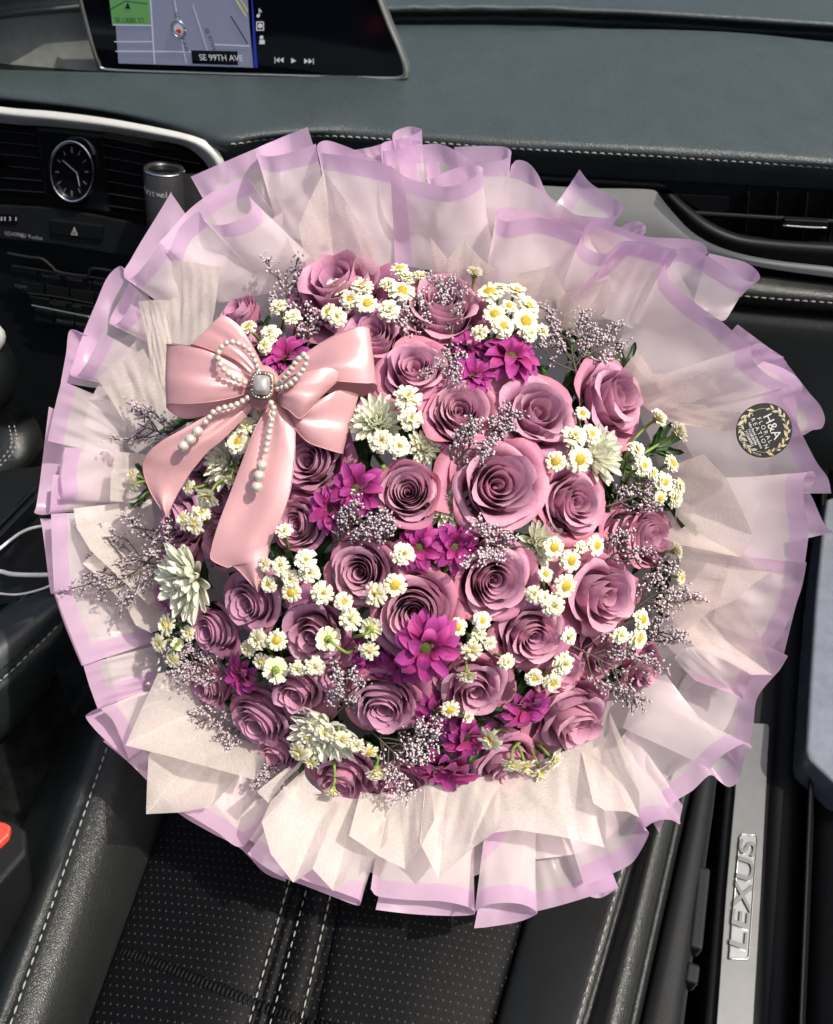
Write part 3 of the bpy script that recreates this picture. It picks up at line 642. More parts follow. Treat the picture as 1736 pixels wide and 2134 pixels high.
v, f, uv = loft([pl([(900, 566), (1300, 606), (1500, 630), (1736, 652), (1950, 668)], Q, -.004), pl([(900, 600), (1300, 640), (1500, 662), (1736, 684), (1950, 700)], Q, .020), pl([(900, 720), (1300, 760), (1500, 780), (1736, 800), (1950, 815)], Q, .018), pl([(900, 900), (1300, 940), (1500, 960), (1736, 980), (1950, 1000)], Q, .0)], 60, 8)
link('glovebox_lid', mesh('glovebox_lid', v, f, uv, MAT['seat']), gb)

# --- passenger seat
seat = thing('passenger_seat', 'black leather passenger seat with perforated centre and pale stitching', 'car seat', (-.1, .25, -.2))
def sline(p0, p1, z, n=24, y0=-.12, y1=.58, crown=.0):
    a, b = atz(*p0, z), atz(*p1, z); d = (b - a) / (b[1] - a[1]); ys = np.linspace(y0, y1, n)
    L = a + np.outer(ys - a[1], d); L[:, 2] = z - np.clip(ys - .42, 0, 1) ** 2 * 2.2; return L
def spanel(name, lines, mat, uvm=True):
    g = np.stack(lines); cols = np.stack([crom(g[:, j], (len(lines) - 1) * 6 + 1) for j in range(g.shape[1])], 1)
    v, f = grid(cols); uv = v[:, :2]
    return link(name, mesh(name, v, f, uv, mat), seat)
Lst = sline((12, 2132), (220, 1542), .062); Lgr = sline((172, 2134), (335, 1695), .012)
spanel('left_bolster', [sline((-120, 2134), (120, 1542), -.14), sline((-75, 2134), (160, 1542), -.03), sline((-48, 2134), (176, 1542), .035), sline((-22, 2134), (196, 1542), .060), sline((6, 2132), (214, 1542), .0635), Lst + np.array([0, 0, -.003]), sline((19, 2132), (226, 1542), .0635), sline((75, 2134), (262, 1590), .058), sline((130, 2134), (302, 1640), .038), Lgr, Lgr + np.array([.004, 0, -.008])], MAT['seat'])
pa = [((530, 2127), (610, 1842)), ((556, 2127), (634, 1842)), ((637, 2127), (694, 1880)), ((661, 2127), (714, 1880))]
z0 = .016
Lc = sline((345, 2134), (480, 1760), z0 + .012)
grooves = [sline(a, b, z0 + .004) for a, b in pa]
shift = lambda L, dx, dz: L + np.array([dx, 0, dz])
spanel('perforated_panel', [Lgr + np.array([.004, 0, -.008]), Lgr + np.array([.012, 0, .004]), Lc, shift(grooves[0], -.03, .010), shift(grooves[0], -.006, .006), grooves[0], shift(grooves[0], .004, .0035), shift(grooves[1], -.004, .0035), grooves[1], shift(grooves[1], .006, .006), (grooves[1] + grooves[2]) / 2 + np.array([0, 0, .008]), shift(grooves[2], -.006, .006), grooves[2], shift(grooves[2], .004, .0035), shift(grooves[3], -.004, .0035), grooves[3], shift(grooves[3], .006, .006), sline((850, 2134), (920, 1900), z0 + .012), sline((1010, 2134), (1072, 1920), .018), sline((1030, 2134), (1090, 1920), .006)], MAT['perf'])
Rgr = sline((1030, 2134), (1090, 1920), .006); Rst = sline((1213, 2134), (1313, 1792), .046)
spanel('right_bolster', [Rgr, shift(Rgr, .006, .012), sline((1120, 2134), (1205, 1860), .036), shift(Rst, -.006, .002), Rst, shift(Rst, .004, -.003), shift(Rst, .009, .006), sline((1270, 2134), (1360, 1760), .062), sline((1308, 2134), (1405, 1700), .054), sline((1322, 2134), (1420, 1690), .038), sline((1330, 2134), (1428, 1690), .0), sline((1336, 2134), (1434, 1690), -.05)], MAT['seat'])
for i, (a, b) in enumerate(pa): stitches(sline(a, b, z0 + .0075, 60) + np.array([-.0035 if i % 2 == 0 else .0035, 0, 0]), MAT['thread'], seat, L=.0062, gap=.0022, r=.0007)
stitches(shift(Lst, .0045, .0008), MAT['thread'], seat, L=.0064, gap=.0022, r=.0008)
stitches(shift(Rst, -.004, .0015), MAT['thread'], seat, L=.0062, gap=.0022, r=.0007)
pip = sline((1316, 2134), (1414, 1694), .050); MB().tube(pip, .0035, 8).obj('piping', MAT['seat'], seat)
stitches(shift(pip, -.005, .003), MAT['thread'], seat, L=.0060, gap=.0024, r=.0006)
# puckered cross seam
seam = crom([atz(x, y, z0 + .013) for x, y in [(232, 1966), (300, 1993), (430, 2050), (540, 2092), (630, 2124), (760, 2160)]], 60)
mb = MB(); pv_ = np.array([x.co for x in bpy.data.objects['perforated_panel'].data.vertices])
for i in range(len(seam)):
    dd_ = np.hypot(pv_[:, 0] - seam[i, 0], pv_[:, 1] - seam[i, 1]); wgt = 1 / (dd_ + .001) ** 6; seam[i, 2] = (wgt * pv_[:, 2]).sum() / wgt.sum() + .0012
for a, b in zip(seam[:-1], seam[1:]):
    c = (a + b) / 2; d = norm(b - a); mb.sphere(c + np.array([0, 0, -.0004]), .0028, 8, 5, ax=[d, np.cross(ZZ, d), ZZ], scale=(.70, 1.7, .34))
o = mb.obj('puckered_seam', MAT['perf'], seat); o['kind'] = 'stuff'
# plastic side trim with switches
tr = [sline((1334, 2134), (1432, 1690), -.02), sline((1340, 2134), (1440, 1690), -.005), sline((1400, 2134), (1468, 1690), -.005), sline((1416, 2134), (1480, 1690), -.012), sline((1424, 2134), (1486, 1690), -.06), sline((1424, 2134), (1486, 1690), -.22)]
spanel('side_trim', tr, MAT['soft_plastic'])
for (a, b), (c, d), w in [(((1444, 1985)), (1462, 1815), 9), ((1434, 2056), (1440, 2014), 9)]:
    A, B = atz(a, b, -.02), atz(c, d, -.02)
    bevel(MB().box((A + B) / 2, [B - A, np.cross(norm(B - A), ZZ), ZZ], [np.linalg.norm(B - A) / 2, .006, .012]).obj('seat_switch', MAT['soft_plastic'], seat, smooth=False), .003, 3)
MB().box((-.12, .25, -.19), np.eye(3), (.22, .33, .10)).obj('seat_base', MAT['dark'], seat, smooth=False)

# --- door sill and door
sillz = -.12
sill = thing('door_sill', 'black plastic door sill beside the seat', 'door sill', atz(1600, 1900, sillz))
def zl(p0, p1, z, y0=-.1, y1=1.0, n=20):
    a, b = atz(*p0, z), atz(*p1, z); d = (b - a) / (b[1] - a[1]); ys = np.linspace(y0, y1, n); return a + np.outer(ys - a[1], d)
v, f, uv = loft([zl((1426, 2134), (1490, 1510), sillz - .08), zl((1464, 2134), (1520, 1510), sillz - .012), zl((1484, 2134), (1536, 1507), sillz - .003), zl((1582, 2134), (1610, 1507), sillz - .003), zl((1590, 2134), (1617, 1507), sillz + .002), zl((1630, 2134), (1650, 1507), sillz + .006), zl((1655, 2134), (1680, 1507), sillz - .004), zl((1664, 2134), (1690, 1507), sillz - .05)], 20, 5)
link('sill_moulding', mesh('sill_moulding', v, f, uv, MAT['soft_plastic']), sill)
plate = thing('sill_plate', 'brushed steel scuff plate with raised lettering on the door sill', 'scuff plate', atz(1540, 1900, sillz))
corn = [(1486, 2240), (1493, 2134), (1513, 1857), (1531, 1657), (1541, 1512), (1546, 1505), (1599, 1508), (1604, 1516), (1596, 1657), (1586, 1857), (1570, 2134), (1563, 2240)]
bevel(MB().prism([atz(x, y, sillz + .003) for x, y in corn], (0, 0, -.005)).obj('steel_plate', MAT['sill'], plate, smooth=False), .0008)
badge = [(1519, 1998), (1541, 1745), (1546, 1738), (1575, 1741), (1578, 1748), (1560, 1994), (1555, 2000), (1525, 1998)]
b3 = [atz(x, y, sillz + .0040) for x, y in badge]
bevel(MB().prism(b3, (0, 0, -.002)).obj('badge', MAT['badge'], plate, smooth=False), .0006)
ro = np.vstack([b3, b3[:1]]); MB().tube(ro + np.array([0, 0, .0003]), .0009, 6).obj('badge_rim', MAT['bezel'], plate)
ta, tb = atz(1539, 1980, sillz + .0052), atz(1560, 1757, sillz + .0052)
lt = text('LEXUS', .0235, ta, tb - ta, np.cross(ZZ, tb - ta), MAT['sill'], plate, ext=.0014, space=1.06, off=.0003)
w = max(np.array([vv.co @ Vector(norm(tb - ta)) for vv in lt.data.vertices])) - min(np.array([vv.co @ Vector(norm(tb - ta)) for vv in lt.data.vertices]))
k = np.linalg.norm(tb - ta) / w; ax = Vector(norm(tb - ta)); o0 = Vector(ta)
for vv in lt.data.vertices:
    s_ = (vv.co - o0) @ ax; vv.co = vv.co + ax * (s_ * (k - 1))
door = thing('car_door', 'open black car door panel at the right edge', 'car door', atz(1720, 1800, -.1))
v, f, uv = loft([zl((1662, 2134), (1688, 1507), -.16), zl((1664, 2134), (1690, 1507), sillz + .03), zl((1674, 2134), (1700, 1507), sillz + .03), zl((1680, 2134), (1706, 1507), sillz - .01)], 20, 5)
link('door_seal', mesh('door_seal', v, f, uv, MAT['plastic']), door)
v, f, uv = loft([zl((1676, 2134), (1700, 1507), -.14), zl((1700, 2134), (1720, 1507), -.11), zl((1900, 2134), (1900, 1507), -.05)], 20, 6)
link('door_panel', mesh('door_panel', v, f, uv, MAT['soft_plastic']), door)
pk = [(1722, 1040), (1712, 1120), (1700, 1240), (1688, 1420), (1680, 1560), (1684, 1580), (1736, 1628), (1800, 1690), (1850, 1700), (1850, 1000)]
bevel(MB().prism([atz(x, y, -.06) for x, y in pk], (0, 0, -.05)).obj('door_bin', MAT['glass'], door, smooth=False), .004, 3)

# --- between the seats
con = thing('centre_console', 'dark centre console with leather armrest edge left of the seat', 'console', (-.5, .5, -.1))
v, f, uv = loft([pl([(-150, 1345), (-20, 1290), (50, 1246), (92, 1232), (112, 1238)], atz, .06), pl([(-150, 1400), (-20, 1345), (60, 1296), (110, 1262), (126, 1255)], atz, .085), pl([(-150, 1490), (-20, 1424), (60, 1355), (112, 1304), (132, 1284)], atz, .065), pl([(-150, 1498), (-20, 1432), (60, 1363), (112, 1312), (132, 1292)], atz, .058), pl([(-150, 1520), (-20, 1456), (60, 1390), (112, 1340), (129, 1320)], atz, .05), pl([(-150, 1630), (-20, 1550), (58, 1486), (100, 1430), (118, 1385)], atz, -.03), pl([(-150, 1640), (-20, 1560), (58, 1495), (100, 1440), (118, 1395)], atz, -.10)], 30, 6)
link('armrest_edge', mesh('armrest_edge', v, f, uv, MAT['console_leather']), con)
stitches(crom(pl([(-150, 1499), (-20, 1434), (60, 1365), (112, 1314), (132, 1294)], atz, .060), 80), MAT['thread'], con, L=.0062, gap=.002, r=.0008)
stitches(crom(pl([(-150, 1478), (-20, 1413), (60, 1345), (112, 1294), (130, 1276)], atz, .069), 80), MAT['plastic'], con, L=.0062, gap=.002, r=.0008)
v, f, uv = loft([pl([(-300, 1000), (0, 980), (150, 965), (300, 960)], atz, .02), pl([(-300, 1300), (0, 1260), (130, 1230), (200, 1225)], atz, .0)], 20, 4)
link('console_top', mesh('console_top', v, f, uv, MAT['plastic']), con)
for a, b in [((-20, 1128), (82, 1022)), ((-10, 1140), (90, 1036)), ((-20, 1310), (70, 1240))]:
    A, B = atz(*a, .035), atz(*b, .035); bevel(MB().box((A + B) / 2, [B - A, np.cross(norm(B - A), ZZ), ZZ], [np.linalg.norm(B - A) / 2, .003, .01]).obj('rail', MAT['gloss'], con, smooth=False), .001)
v, f, uv = loft([pl([(-100, 1585), (58, 1490), (118, 1400)], atz, -.06), pl([(-100, 1720), (80, 1640), (170, 1540)], atz, -.14), pl([(-100, 1960), (100, 1860), (230, 1700)], atz, -.24)], 24, 8)
link('carpet_side', mesh('carpet_side', v, f, uv, MAT['carpet']), con)
MB().tube(crom(pl([(48, 1486), (75, 1525), (105, 1570), (130, 1610)], atz, -.10), 16), .0012, 6).obj('carpet_joint', MAT['dark'], con)

gs = thing('gear_shifter', 'gear lever with satin silver knob cap at the left edge', 'gear lever', atz(-20, 860, .02))
K0 = atz(-60, 775, .13)
mb = MB().sphere(K0, .048, 24, 16, ax=[RT, UP, NN], scale=(1.1, 1.25, 1.0)); mb.obj('knob', MAT['plastic'], gs)
A = K0 + NN * .028 + UP * .030 + RT * .022
MB().sphere(A, .036, 20, 14, ax=[norm(RT + .5 * UP), norm(UP - .5 * RT), NN], scale=(.95, .62, .55)).obj('knob_cap', MAT['silver'], gs)
v, f, uv = loft([pl([(-60, 820), (0, 845), (38, 850)], atz, .10), pl([(-60, 870), (10, 890), (70, 868)], atz, .06), pl([(-60, 960), (40, 955), (86, 900)], atz, .03), pl([(-60, 1020), (40, 985), (92, 930)], atz, .01)], 16, 6)
link('boot', mesh('boot', v, f, uv, MAT['seat']), gs)
for dx in (0, 11): stitches(crom(pl([(14 + dx, 872), (20 + dx, 892), (25 + dx, 920), (18 + dx, 940), (-4 + dx, 965), (-30 + dx, 990)], atz, .062), 50), MAT['thread'], gs, L=.004, gap=.004, r=.0008)
for lab, pts in [('white charging cable arching highest beside the wrap', [(-40, 1175), (0, 1143), (44, 1110), (83, 1097), (140, 1092)]), ('thick white charging cable lying straight in the middle', [(-40, 1190), (0, 1191), (30, 1197), (97, 1198), (150, 1192)]), ('thin white charging cable curving lowest by the armrest', [(-40, 1230), (0, 1237), (44, 1238), (101, 1222), (150, 1190)])]:
    o = MB().tube(crom(pl(pts, atz, .07), 40), .0026 if 'thick' in lab else .0017 if 'arch' in lab else .0012, 8).obj('charging_cable', MAT['cable'])
    tag(o, lab, 'cable', 'white charging cables')

bk = thing('seat_belt_buckle', 'black seat belt buckle with red release button', 'buckle', atz(10, 1880, 0))
A, B = atz(-30, 1850, .10), atz(40, 1760, .10); fwd = norm(np.array([.35, 1, 0])); sid = np.cross(fwd, ZZ)
poly = [atz(x, y, .10) for x, y in [(-60, 1690), (28, 1709), (56, 1728), (57, 1775), (-10, 1850), (-60, 1880)]]
bevel(MB().prism(poly, norm(np.array([-.1, -.35, -1])) * .11).obj('buckle_body', MAT['soft_plastic'], bk, smooth=False), .004, 3)
poly = [atz(x, y, .106) for x, y in [(-60, 1700), (10, 1713), (23, 1720), (18, 1741), (0, 1758), (-60, 1795)]]
bevel(MB().prism(poly, norm(np.array([-.1, -.2, -1])) * .012).obj('release_button', MAT['red'], bk, smooth=False), .002, 2)

# ------------------------------------------------------------------ bouquet wrapping
BC = (868.0, 1108.0); BR = 560.0
def rho(px, py): return math.hypot(px - BC[0], py - BC[1]) / BR
def dome(px, py): return .602 + .080 * min(rho(px, py), 1.25) ** 2
FR = dict(A=(364.7, 250.1, .5102), B=(52.1, 468.9, .24417), C=(52.1, 937.8, .26856), D=(1302.5, 468.9, .2497), E=(1302.5, 937.8, .29289), F=(521, 1510.9, .48018), G=(0, 1406.7, .5), H=(868, 1406.7, .5), I=(868, 0, .5), J=(0, 0, .5), K=(260.5, 521, .36013), L=(260.5, 1094.1, .36013), O=(0, 0, 1.0))
def fp(fr, q, dz, off):
    ox, oy, s = FR[fr]; z = q[2] if len(q) > 2 else dz
    return P(ox + q[0] * s, oy + q[1] * s, .668 - (z + off) / 100.0)

wrap = thing('bouquet_wrap', 'frosted white flower wrap with pleated orchid pink borders and tissue lining', 'flower wrap', P(BC[0], BC[1], .92))
def lin(pts, n):
    p = np.asarray(pts, float); s = np.r_[0, np.cumsum(np.linalg.norm(np.diff(p, axis=0), axis=1))]
    q = np.sort(np.r_[np.linspace(0, s[-1], n - len(p) + 2), s[1:-1]]); return np.stack([np.interp(q, s, p[:, k]) for k in range(3)], 1)
def sheet(fr, rim, inner, left=False, right=False, n=64, m=14, bow=.6, off=0.0, idz=-3.2, name='wrapping_sheet', mat='film', wr=.0012):
    off -= dict(B=3.0, C=3.2, G=2.2, J=1.2).get(fr, 0)
    r = crom([fp(fr, q, 0, off) for q in rim], n); i_ = crom([fp(fr, q, idz, off) for q in inner], n)
    if mat != 'film': r = lin([fp(fr, q, 0, off) for q in rim], n)
    t = np.linspace(0, 1, m)[:, None, None]
    g = r[None] * (1 - t) + i_[None] * t - NN * (np.sin(math.pi * t ** .8) * bow / 100.0)
    ph = RNG.uniform(0, 6.28, 4); uu = np.linspace(0, 1, n)[None, :]; tt = t[:, :, 0]
    g = g + NN * ((np.sin(uu * 17 + ph[0] + tt * 4) + np.sin(uu * 31 + ph[1] - tt * 7) * .6 + np.sin(tt * 11 + ph[2] + uu * 5) * .5) * wr * np.sin(math.pi * np.clip(tt, 0, 1)) ** .5)[:, :, None]
    if mat != 'film':
        for kf in RNG.uniform(.1, .9, 3):
            g = g - NN * (RNG.uniform(.0005, .0022) * np.maximum(0, 1 - np.abs(uu - kf - (tt - .5) * RNG.uniform(-.5, .5)) / RNG.uniform(.05, .16)) * np.sin(math.pi * np.clip(tt * .9 + .1, 0, 1)))[:, :, None]
    v, f = grid(g)
    dv = np.linalg.norm(g - g[0][None], axis=2); du = np.full(dv.shape, 1.0)
    if left: du = np.minimum(du, np.linalg.norm(g - g[:, :1], axis=2))
    if right: du = np.minimum(du, np.linalg.norm(g - g[:, -1:], axis=2))
    if mat != 'film':
        a = RNG.uniform(0, 3); ctr = g.reshape(-1, 3); X, Y = ctr @ RT, ctr @ UP
        uv = np.stack([(X * math.cos(a) + Y * math.sin(a)) * 8, (-X * math.sin(a) + Y * math.cos(a)) * 8], 1)
    else: uv = np.stack([du, dv], -1).reshape(-1, 2)
    return link(name, mesh(name, v, f, uv, MAT[mat]), wrap)

# the cone of film that gathers the stems, and six plain backing sheets
def circ3(r, dz, a0=0, a1=2 * math.pi, n=48, wav=0.0, k=9):
    return [P(BC[0] + 22 + r * (1 + wav * math.sin(k * a)) * math.cos(a), BC[1] - 8 + r * (1 + wav * math.sin(k * a)) * math.sin(a), .668 - (dz + 4.0 * min(0, math.cos(a))) / 100) for a in np.linspace(a0, a1, n)]
v, f, uv = loft([circ3(600, -4.5), circ3(480, -9), circ3(250, -17), circ3(90, -25), circ3(80, -30), circ3(150, -36)], 72, 5)
o = link('gathered_cone', mesh('gathered_cone', v, f, np.full((len(v), 2), .5), MAT['film']), wrap)
hb = [P(BC[0] + 22 + 92 * math.cos(a), BC[1] - 8 + 92 * math.sin(a), .668 + .27) for a in np.linspace(0, 2 * math.pi, 30)]
MB().tube(hb, .007, 8).obj('tie', MAT['satin'], wrap)
for k in range(6):
    a0 = k * math.pi / 3 - .12; a1 = a0 + math.pi / 3 + .3
    v, f, uv = loft([circ3(735, -.6, a0, a1, 30, .02, 13), circ3(650, -2.6, a0, a1, 30), circ3(500, -5.5, a0, a1, 30)], 60, 6)
    link('wrapping_sheet', mesh('wrapping_sheet', v, f, np.full((len(v), 2), .5), MAT['film']), wrap)

# top
sheet('A', [(64, 232, -2.2), (200, 172, -2.2), (340, 112, -2.6), (470, 56, -3)], [(210, 500), (300, 480), (390, 460), (470, 440)], left=True, off=-.6)
sheet('A', [(541, 28, -2.2), (440, 70, -2.8), (352, 106, -2.2), (329, 122, -.8), (338, 140, .6), (390, 148, 1.1), (470, 133, 1.0), (575, 97, .8)],
      [(640, 330), (560, 360), (470, 420), (420, 430), (425, 440), (470, 470), (540, 500), (640, 520)], n=90)
sheet('A', [(890, 196, -1.2), (800, 152, -1.8), (700, 108, -1.9), (622, 84, -1.4), (584, 98, 0), (588, 130, 1.0), (660, 142, 1.2), (760, 160, 1.1), (880, 188, .9)],
      [(860, 500), (800, 490), (740, 480), (690, 480), (640, 500), (640, 560), (720, 590), (820, 600), (920, 600)], n=90, off=.5)
sheet('A', [(878, 186, .9), (950, 235, 1.3), (1040, 262, 1.8), (1110, 272, 2.0), (1180, 256, 1.8), (1244, 218, 1.2), (1258, 201, .6), (1240, 187, -.2), (1190, 186, -.6), (1120, 206, -.7), (1052, 238, -.7), (1030, 234, -1.0), (1025, 205, -1.3), (1034, 174, -1.5), (1080, 168, -1.6)],
      [(900, 600), (960, 600), (1020, 610), (1090, 620), (1170, 610), (1270, 580), (1300, 520), (1280, 480), (1210, 470), (1150, 470), (1100, 470), (1080, 460), (1070, 440), (1070, 430), (1090, 430)], left=True, n=120, off=.9)
sheet('A', [(905, 119, -1.0), (990, 104, -1.2), (1080, 98, -1.2), (1150, 126, -1.0), (1205, 160, -.7), (1262, 172, -.6), (1330, 165, -.8), (1368, 146, -1.3), (1371, 124, -1.9), (1340, 109, -2.4), (1250, 106, -2.6), (1140, 110, -2.6)],
      [(950, 420), (1010, 420), (1080, 420), (1150, 420), (1210, 420), (1280, 430), (1340, 420), (1370, 400), (1360, 380), (1320, 370), (1260, 360), (1200, 350)], left=True, n=110)
sheet('A', [(1008, 36, -3.2), (960, 26, -3.6), (906, 42, -3.6), (888, 64, -3.2), (898, 80, -2.6), (950, 70, -2.4), (1008, 42, -2.5)], [(1020, 240), (970, 240), (930, 240), (910, 240), (915, 240), (960, 250), (1020, 250)], n=80)
sheet('A', [(700, 128, -3.2), (800, 110, -3.4), (892, 82, -3.4)], [(780, 290), (840, 280), (910, 270)])
sheet('A', [(1006, 84, -2.4), (930, 82, -2.9), (862, 88, -2.7), (840, 106, -2.1), (850, 126, -1.6), (900, 118, -1.6), (1006, 96, -1.7)], [(1000, 320), (940, 320), (890, 320), (860, 330), (865, 340), (910, 350), (1010, 350)], n=80)
sheet('I', [(395, 690, -1.4), (420, 667, -1.2), (468, 680, -1.0), (508, 730, -.9), (540, 800, -.9), (590, 860, -.9), (660, 893, -.8), (740, 904, -.8), (800, 908, -.9), (845, 893, -1.2), (858, 865, -1.7), (836, 835, -2.1), (780, 800, -2.4), (720, 758, -2.5), (679, 706, -2.5)],
      [(330, 1010), (360, 1030), (420, 1040), (470, 1050), (520, 1060), (570, 1070), (620, 1080), (680, 1080), (730, 1080), (760, 1060), (760, 1030), (720, 1000), (660, 970), (600, 930), (560, 880)], right=True, n=120)
sheet('I', [(730, 945, -1.0), (600, 915, -1.4), (480, 885, -1.5), (400, 866, -1.3), (350, 866, -.7), (332, 886, .2), (338, 908, .8), (380, 924, 1.2), (440, 914, 1.2), (510, 906, 1.1), (600, 930, 1.0), (700, 968, 1.0)],
      [(640, 1200), (560, 1190), (480, 1180), (400, 1170), (330, 1180), (270, 1220), (280, 1290), (340, 1320), (430, 1330), (520, 1330), (610, 1330), (690, 1320)], n=110, off=.4)
sheet('I', [(955, 968, -1.6), (953, 940, -2.0), (925, 923, -2.2), (880, 930, -2.0), (850, 946, -1.6)], [(860, 1060), (850, 1050), (830, 1040), (800, 1040), (780, 1050)], n=60)
sheet('I', [(1216, 1052, -1.0), (1190, 1012, -1.8), (1100, 994, -2.0), (960, 986, -1.8), (850, 948, -1.5), (765, 921, -1.1), (716, 930, -.2), (691, 985, .7), (702, 1022, 1.1), (742, 1050, 1.4), (795, 1056, 1.4), (832, 1022, 1.2), (872, 1004, 1.1), (960, 1010, 1.0), (1085, 1042, .9)],
      [(1000, 1260), (960, 1240), (900, 1220), (830, 1210), (760, 1190), (690, 1180), (620, 1180), (560, 1210), (560, 1270), (600, 1310), (660, 1330), (720, 1330), (780, 1330), (850, 1340), (930, 1350)], n=120, off=.7)
sheet('I', [(838, 1040, 1.4), (880, 1020, 1.4), (970, 1022, 1.3), (1090, 1056, 1.2)], [(636, 1244, -1.5), (700, 1290), (800, 1330), (900, 1370)], left=True, off=.9)
# right
sheet('D', [(700, 236, -1.6), (850, 270, -2.0), (1000, 310, -2.2), (1092, 370, -2.1), (1127, 430, -1.6), (1106, 468, -.8), (1040, 474, -.4), (960, 440, -.1), (860, 370, .2), (760, 300, .4), (620, 222, .4), (505, 187, .5), (420, 210, .8), (348, 280, 1.1), (335, 360, 1.4), (385, 470, 1.5), (500, 580, 1.4), (640, 690, 1.2), (800, 800, 1.0), (950, 930, .8), (1070, 1016, .5)],
      [(560, 700), (640, 740), (740, 780), (820, 800), (860, 760), (820, 760), (740, 760), (640, 740), (540, 720), (440, 700), (330, 700), (220, 720), (100, 760), (10, 820), (-30, 900), (-20, 1000), (20, 1080), (70, 1160), (130, 1230), (200, 1290), (280, 1320)], n=150, bow=.4)
sheet('D', [(940, 830, -1.4), (1080, 935, -1.5), (1210, 1030, -1.7), (1300, 1090, -1.8), (1352, 1150, -1.8)], [(700, 1130), (760, 1160), (820, 1200), (880, 1240), (900, 1280)], n=50)
sheet('D', [(1330, 1102, -1.6), (1240, 1072, -1.3), (1185, 1012, -.6), (1115, 986, 0), (1062, 1012, .7), (1056, 1080, 1.2), (1092, 1162, 1.4), (1165, 1232, 1.4), (1262, 1290, 1.3), (1390, 1345, 1.1)],
      [(860, 1260), (760, 1230), (640, 1220), (520, 1210), (390, 1220), (290, 1270), (270, 1350), (350, 1420), (480, 1480), (640, 1540)], n=100, off=.6, bow=.4)
sheet('D', [(1160, 1140, .3), (1260, 1172, .2), (1370, 1222, -.1), (1450, 1290, -.4), (1484, 1370, -.4), (1440, 1478, 0)], [(1000, 1240), (1040, 1260), (1090, 1310), (1130, 1380), (1150, 1440), (1160, 1500)], n=60)
sheet('D', [(1300, 1090, -2.2), (1400, 1220, -2.2), (1530, 1390, -2.2), (1630, 1510, -2.1), (1669, 1620, -1.6), (1642, 1696, -.9), (1586, 1702, -.4), (1500, 1750, -.2)],
      [(1000, 1400), (1060, 1480), (1120, 1560), (1180, 1640), (1220, 1720), (1220, 1780), (1200, 1800), (1180, 1820)], n=80)
sheet('D', [(1482, 1745, -.6), (1440, 1650, -.7), (1432, 1500, -.6), (1402, 1400, -.5), (1350, 1340, 0), (1303, 1372, .8), (1312, 1450, 1.2), (1372, 1560, 1.5), (1432, 1650, 1.5), (1505, 1800, 1.3), (1600, 1980, 1.1), (1692, 2110, .9), (1722, 2240, .8)],
      [(1080, 1680), (1000, 1640), (920, 1600), (820, 1560), (700, 1540), (560, 1560), (480, 1640), (480, 1740), (520, 1860), (600, 1980), (700, 2080), (800, 2160), (860, 2240)], n=120, off=.5, bow=.3)
sheet('E', [(1486, 590, -1.8), (1418, 525, -1.7), (1345, 365, -1.3), (1312, 292, -.8), (1332, 246, -.5), (1358, 200, -.3), (1340, 156, .2), (1300, 164, .8), (1268, 230, 1.3), (1275, 400, 1.5), (1300, 520, 1.4), (1305, 610, 1.3), (1292, 720, 1.1), (1280, 805, 1.0)],
      [(980, 700), (920, 640), (860, 560), (820, 480), (790, 400), (770, 320), (720, 230), (640, 200), (560, 240), (500, 340), (470, 440), (460, 540), (460, 640), (470, 720)], n=120, off=1.2, bow=.4)
sheet('E', [(1292, 800, .6), (1262, 960, .6), (1212, 1110, .5), (1140, 1260, .4), (1055, 1402, .2)], [(800, 672), (740, 850), (690, 1000), (650, 1120), (620, 1230)], left=True, off=.8)
sheet('E', [(1262, 940, -1.2), (1200, 1170, -1.3), (1130, 1455, -1.4)], [(900, 980), (850, 1200), (820, 1400)])
sheet('E', [(1160, 1465, .2), (1105, 1560, .0), (1060, 1610, -.2), (972, 1712, -.4), (930, 1800, -.4), (914, 1950, -.2), (884, 2110, 0)], [(720, 1240), (660, 1380), (560, 1480), (470, 1560), (400, 1660), (360, 1780), (330, 1900)], left=True, off=.3)
sheet('E', [(1050, 1595, .6), (930, 1600, .8), (870, 1680, .8), (838, 1768, .6), (760, 1735, 0), (640, 1690, -.6), (500, 1640, -1)], [(720, 1400), (640, 1400), (560, 1400), (480, 1400), (420, 1410), (380, 1440), (350, 1480)], off=.5, n=70)
sheet('H', [(1012, 660, -.6), (1060, 545, -.5), (1150, 482, -.8), (1222, 418, -1.0), (1262, 442, -1.1), (1302, 467, -.9), (1346, 440, -.5), (1357, 386, -.2), (1372, 330, .3), (1397, 300, 1.0), (1372, 284, 1.6), (1325, 304, 1.8), (1270, 340, 1.9), (1225, 392, 1.8)],
      [(820, 330), (840, 280), (880, 230), (910, 200), (930, 190), (950, 180), (970, 160), (980, 130), (1000, 80), (1040, 0), (990, 20), (930, 70), (890, 140), (860, 220)], n=120, off=.8, bow=.2)
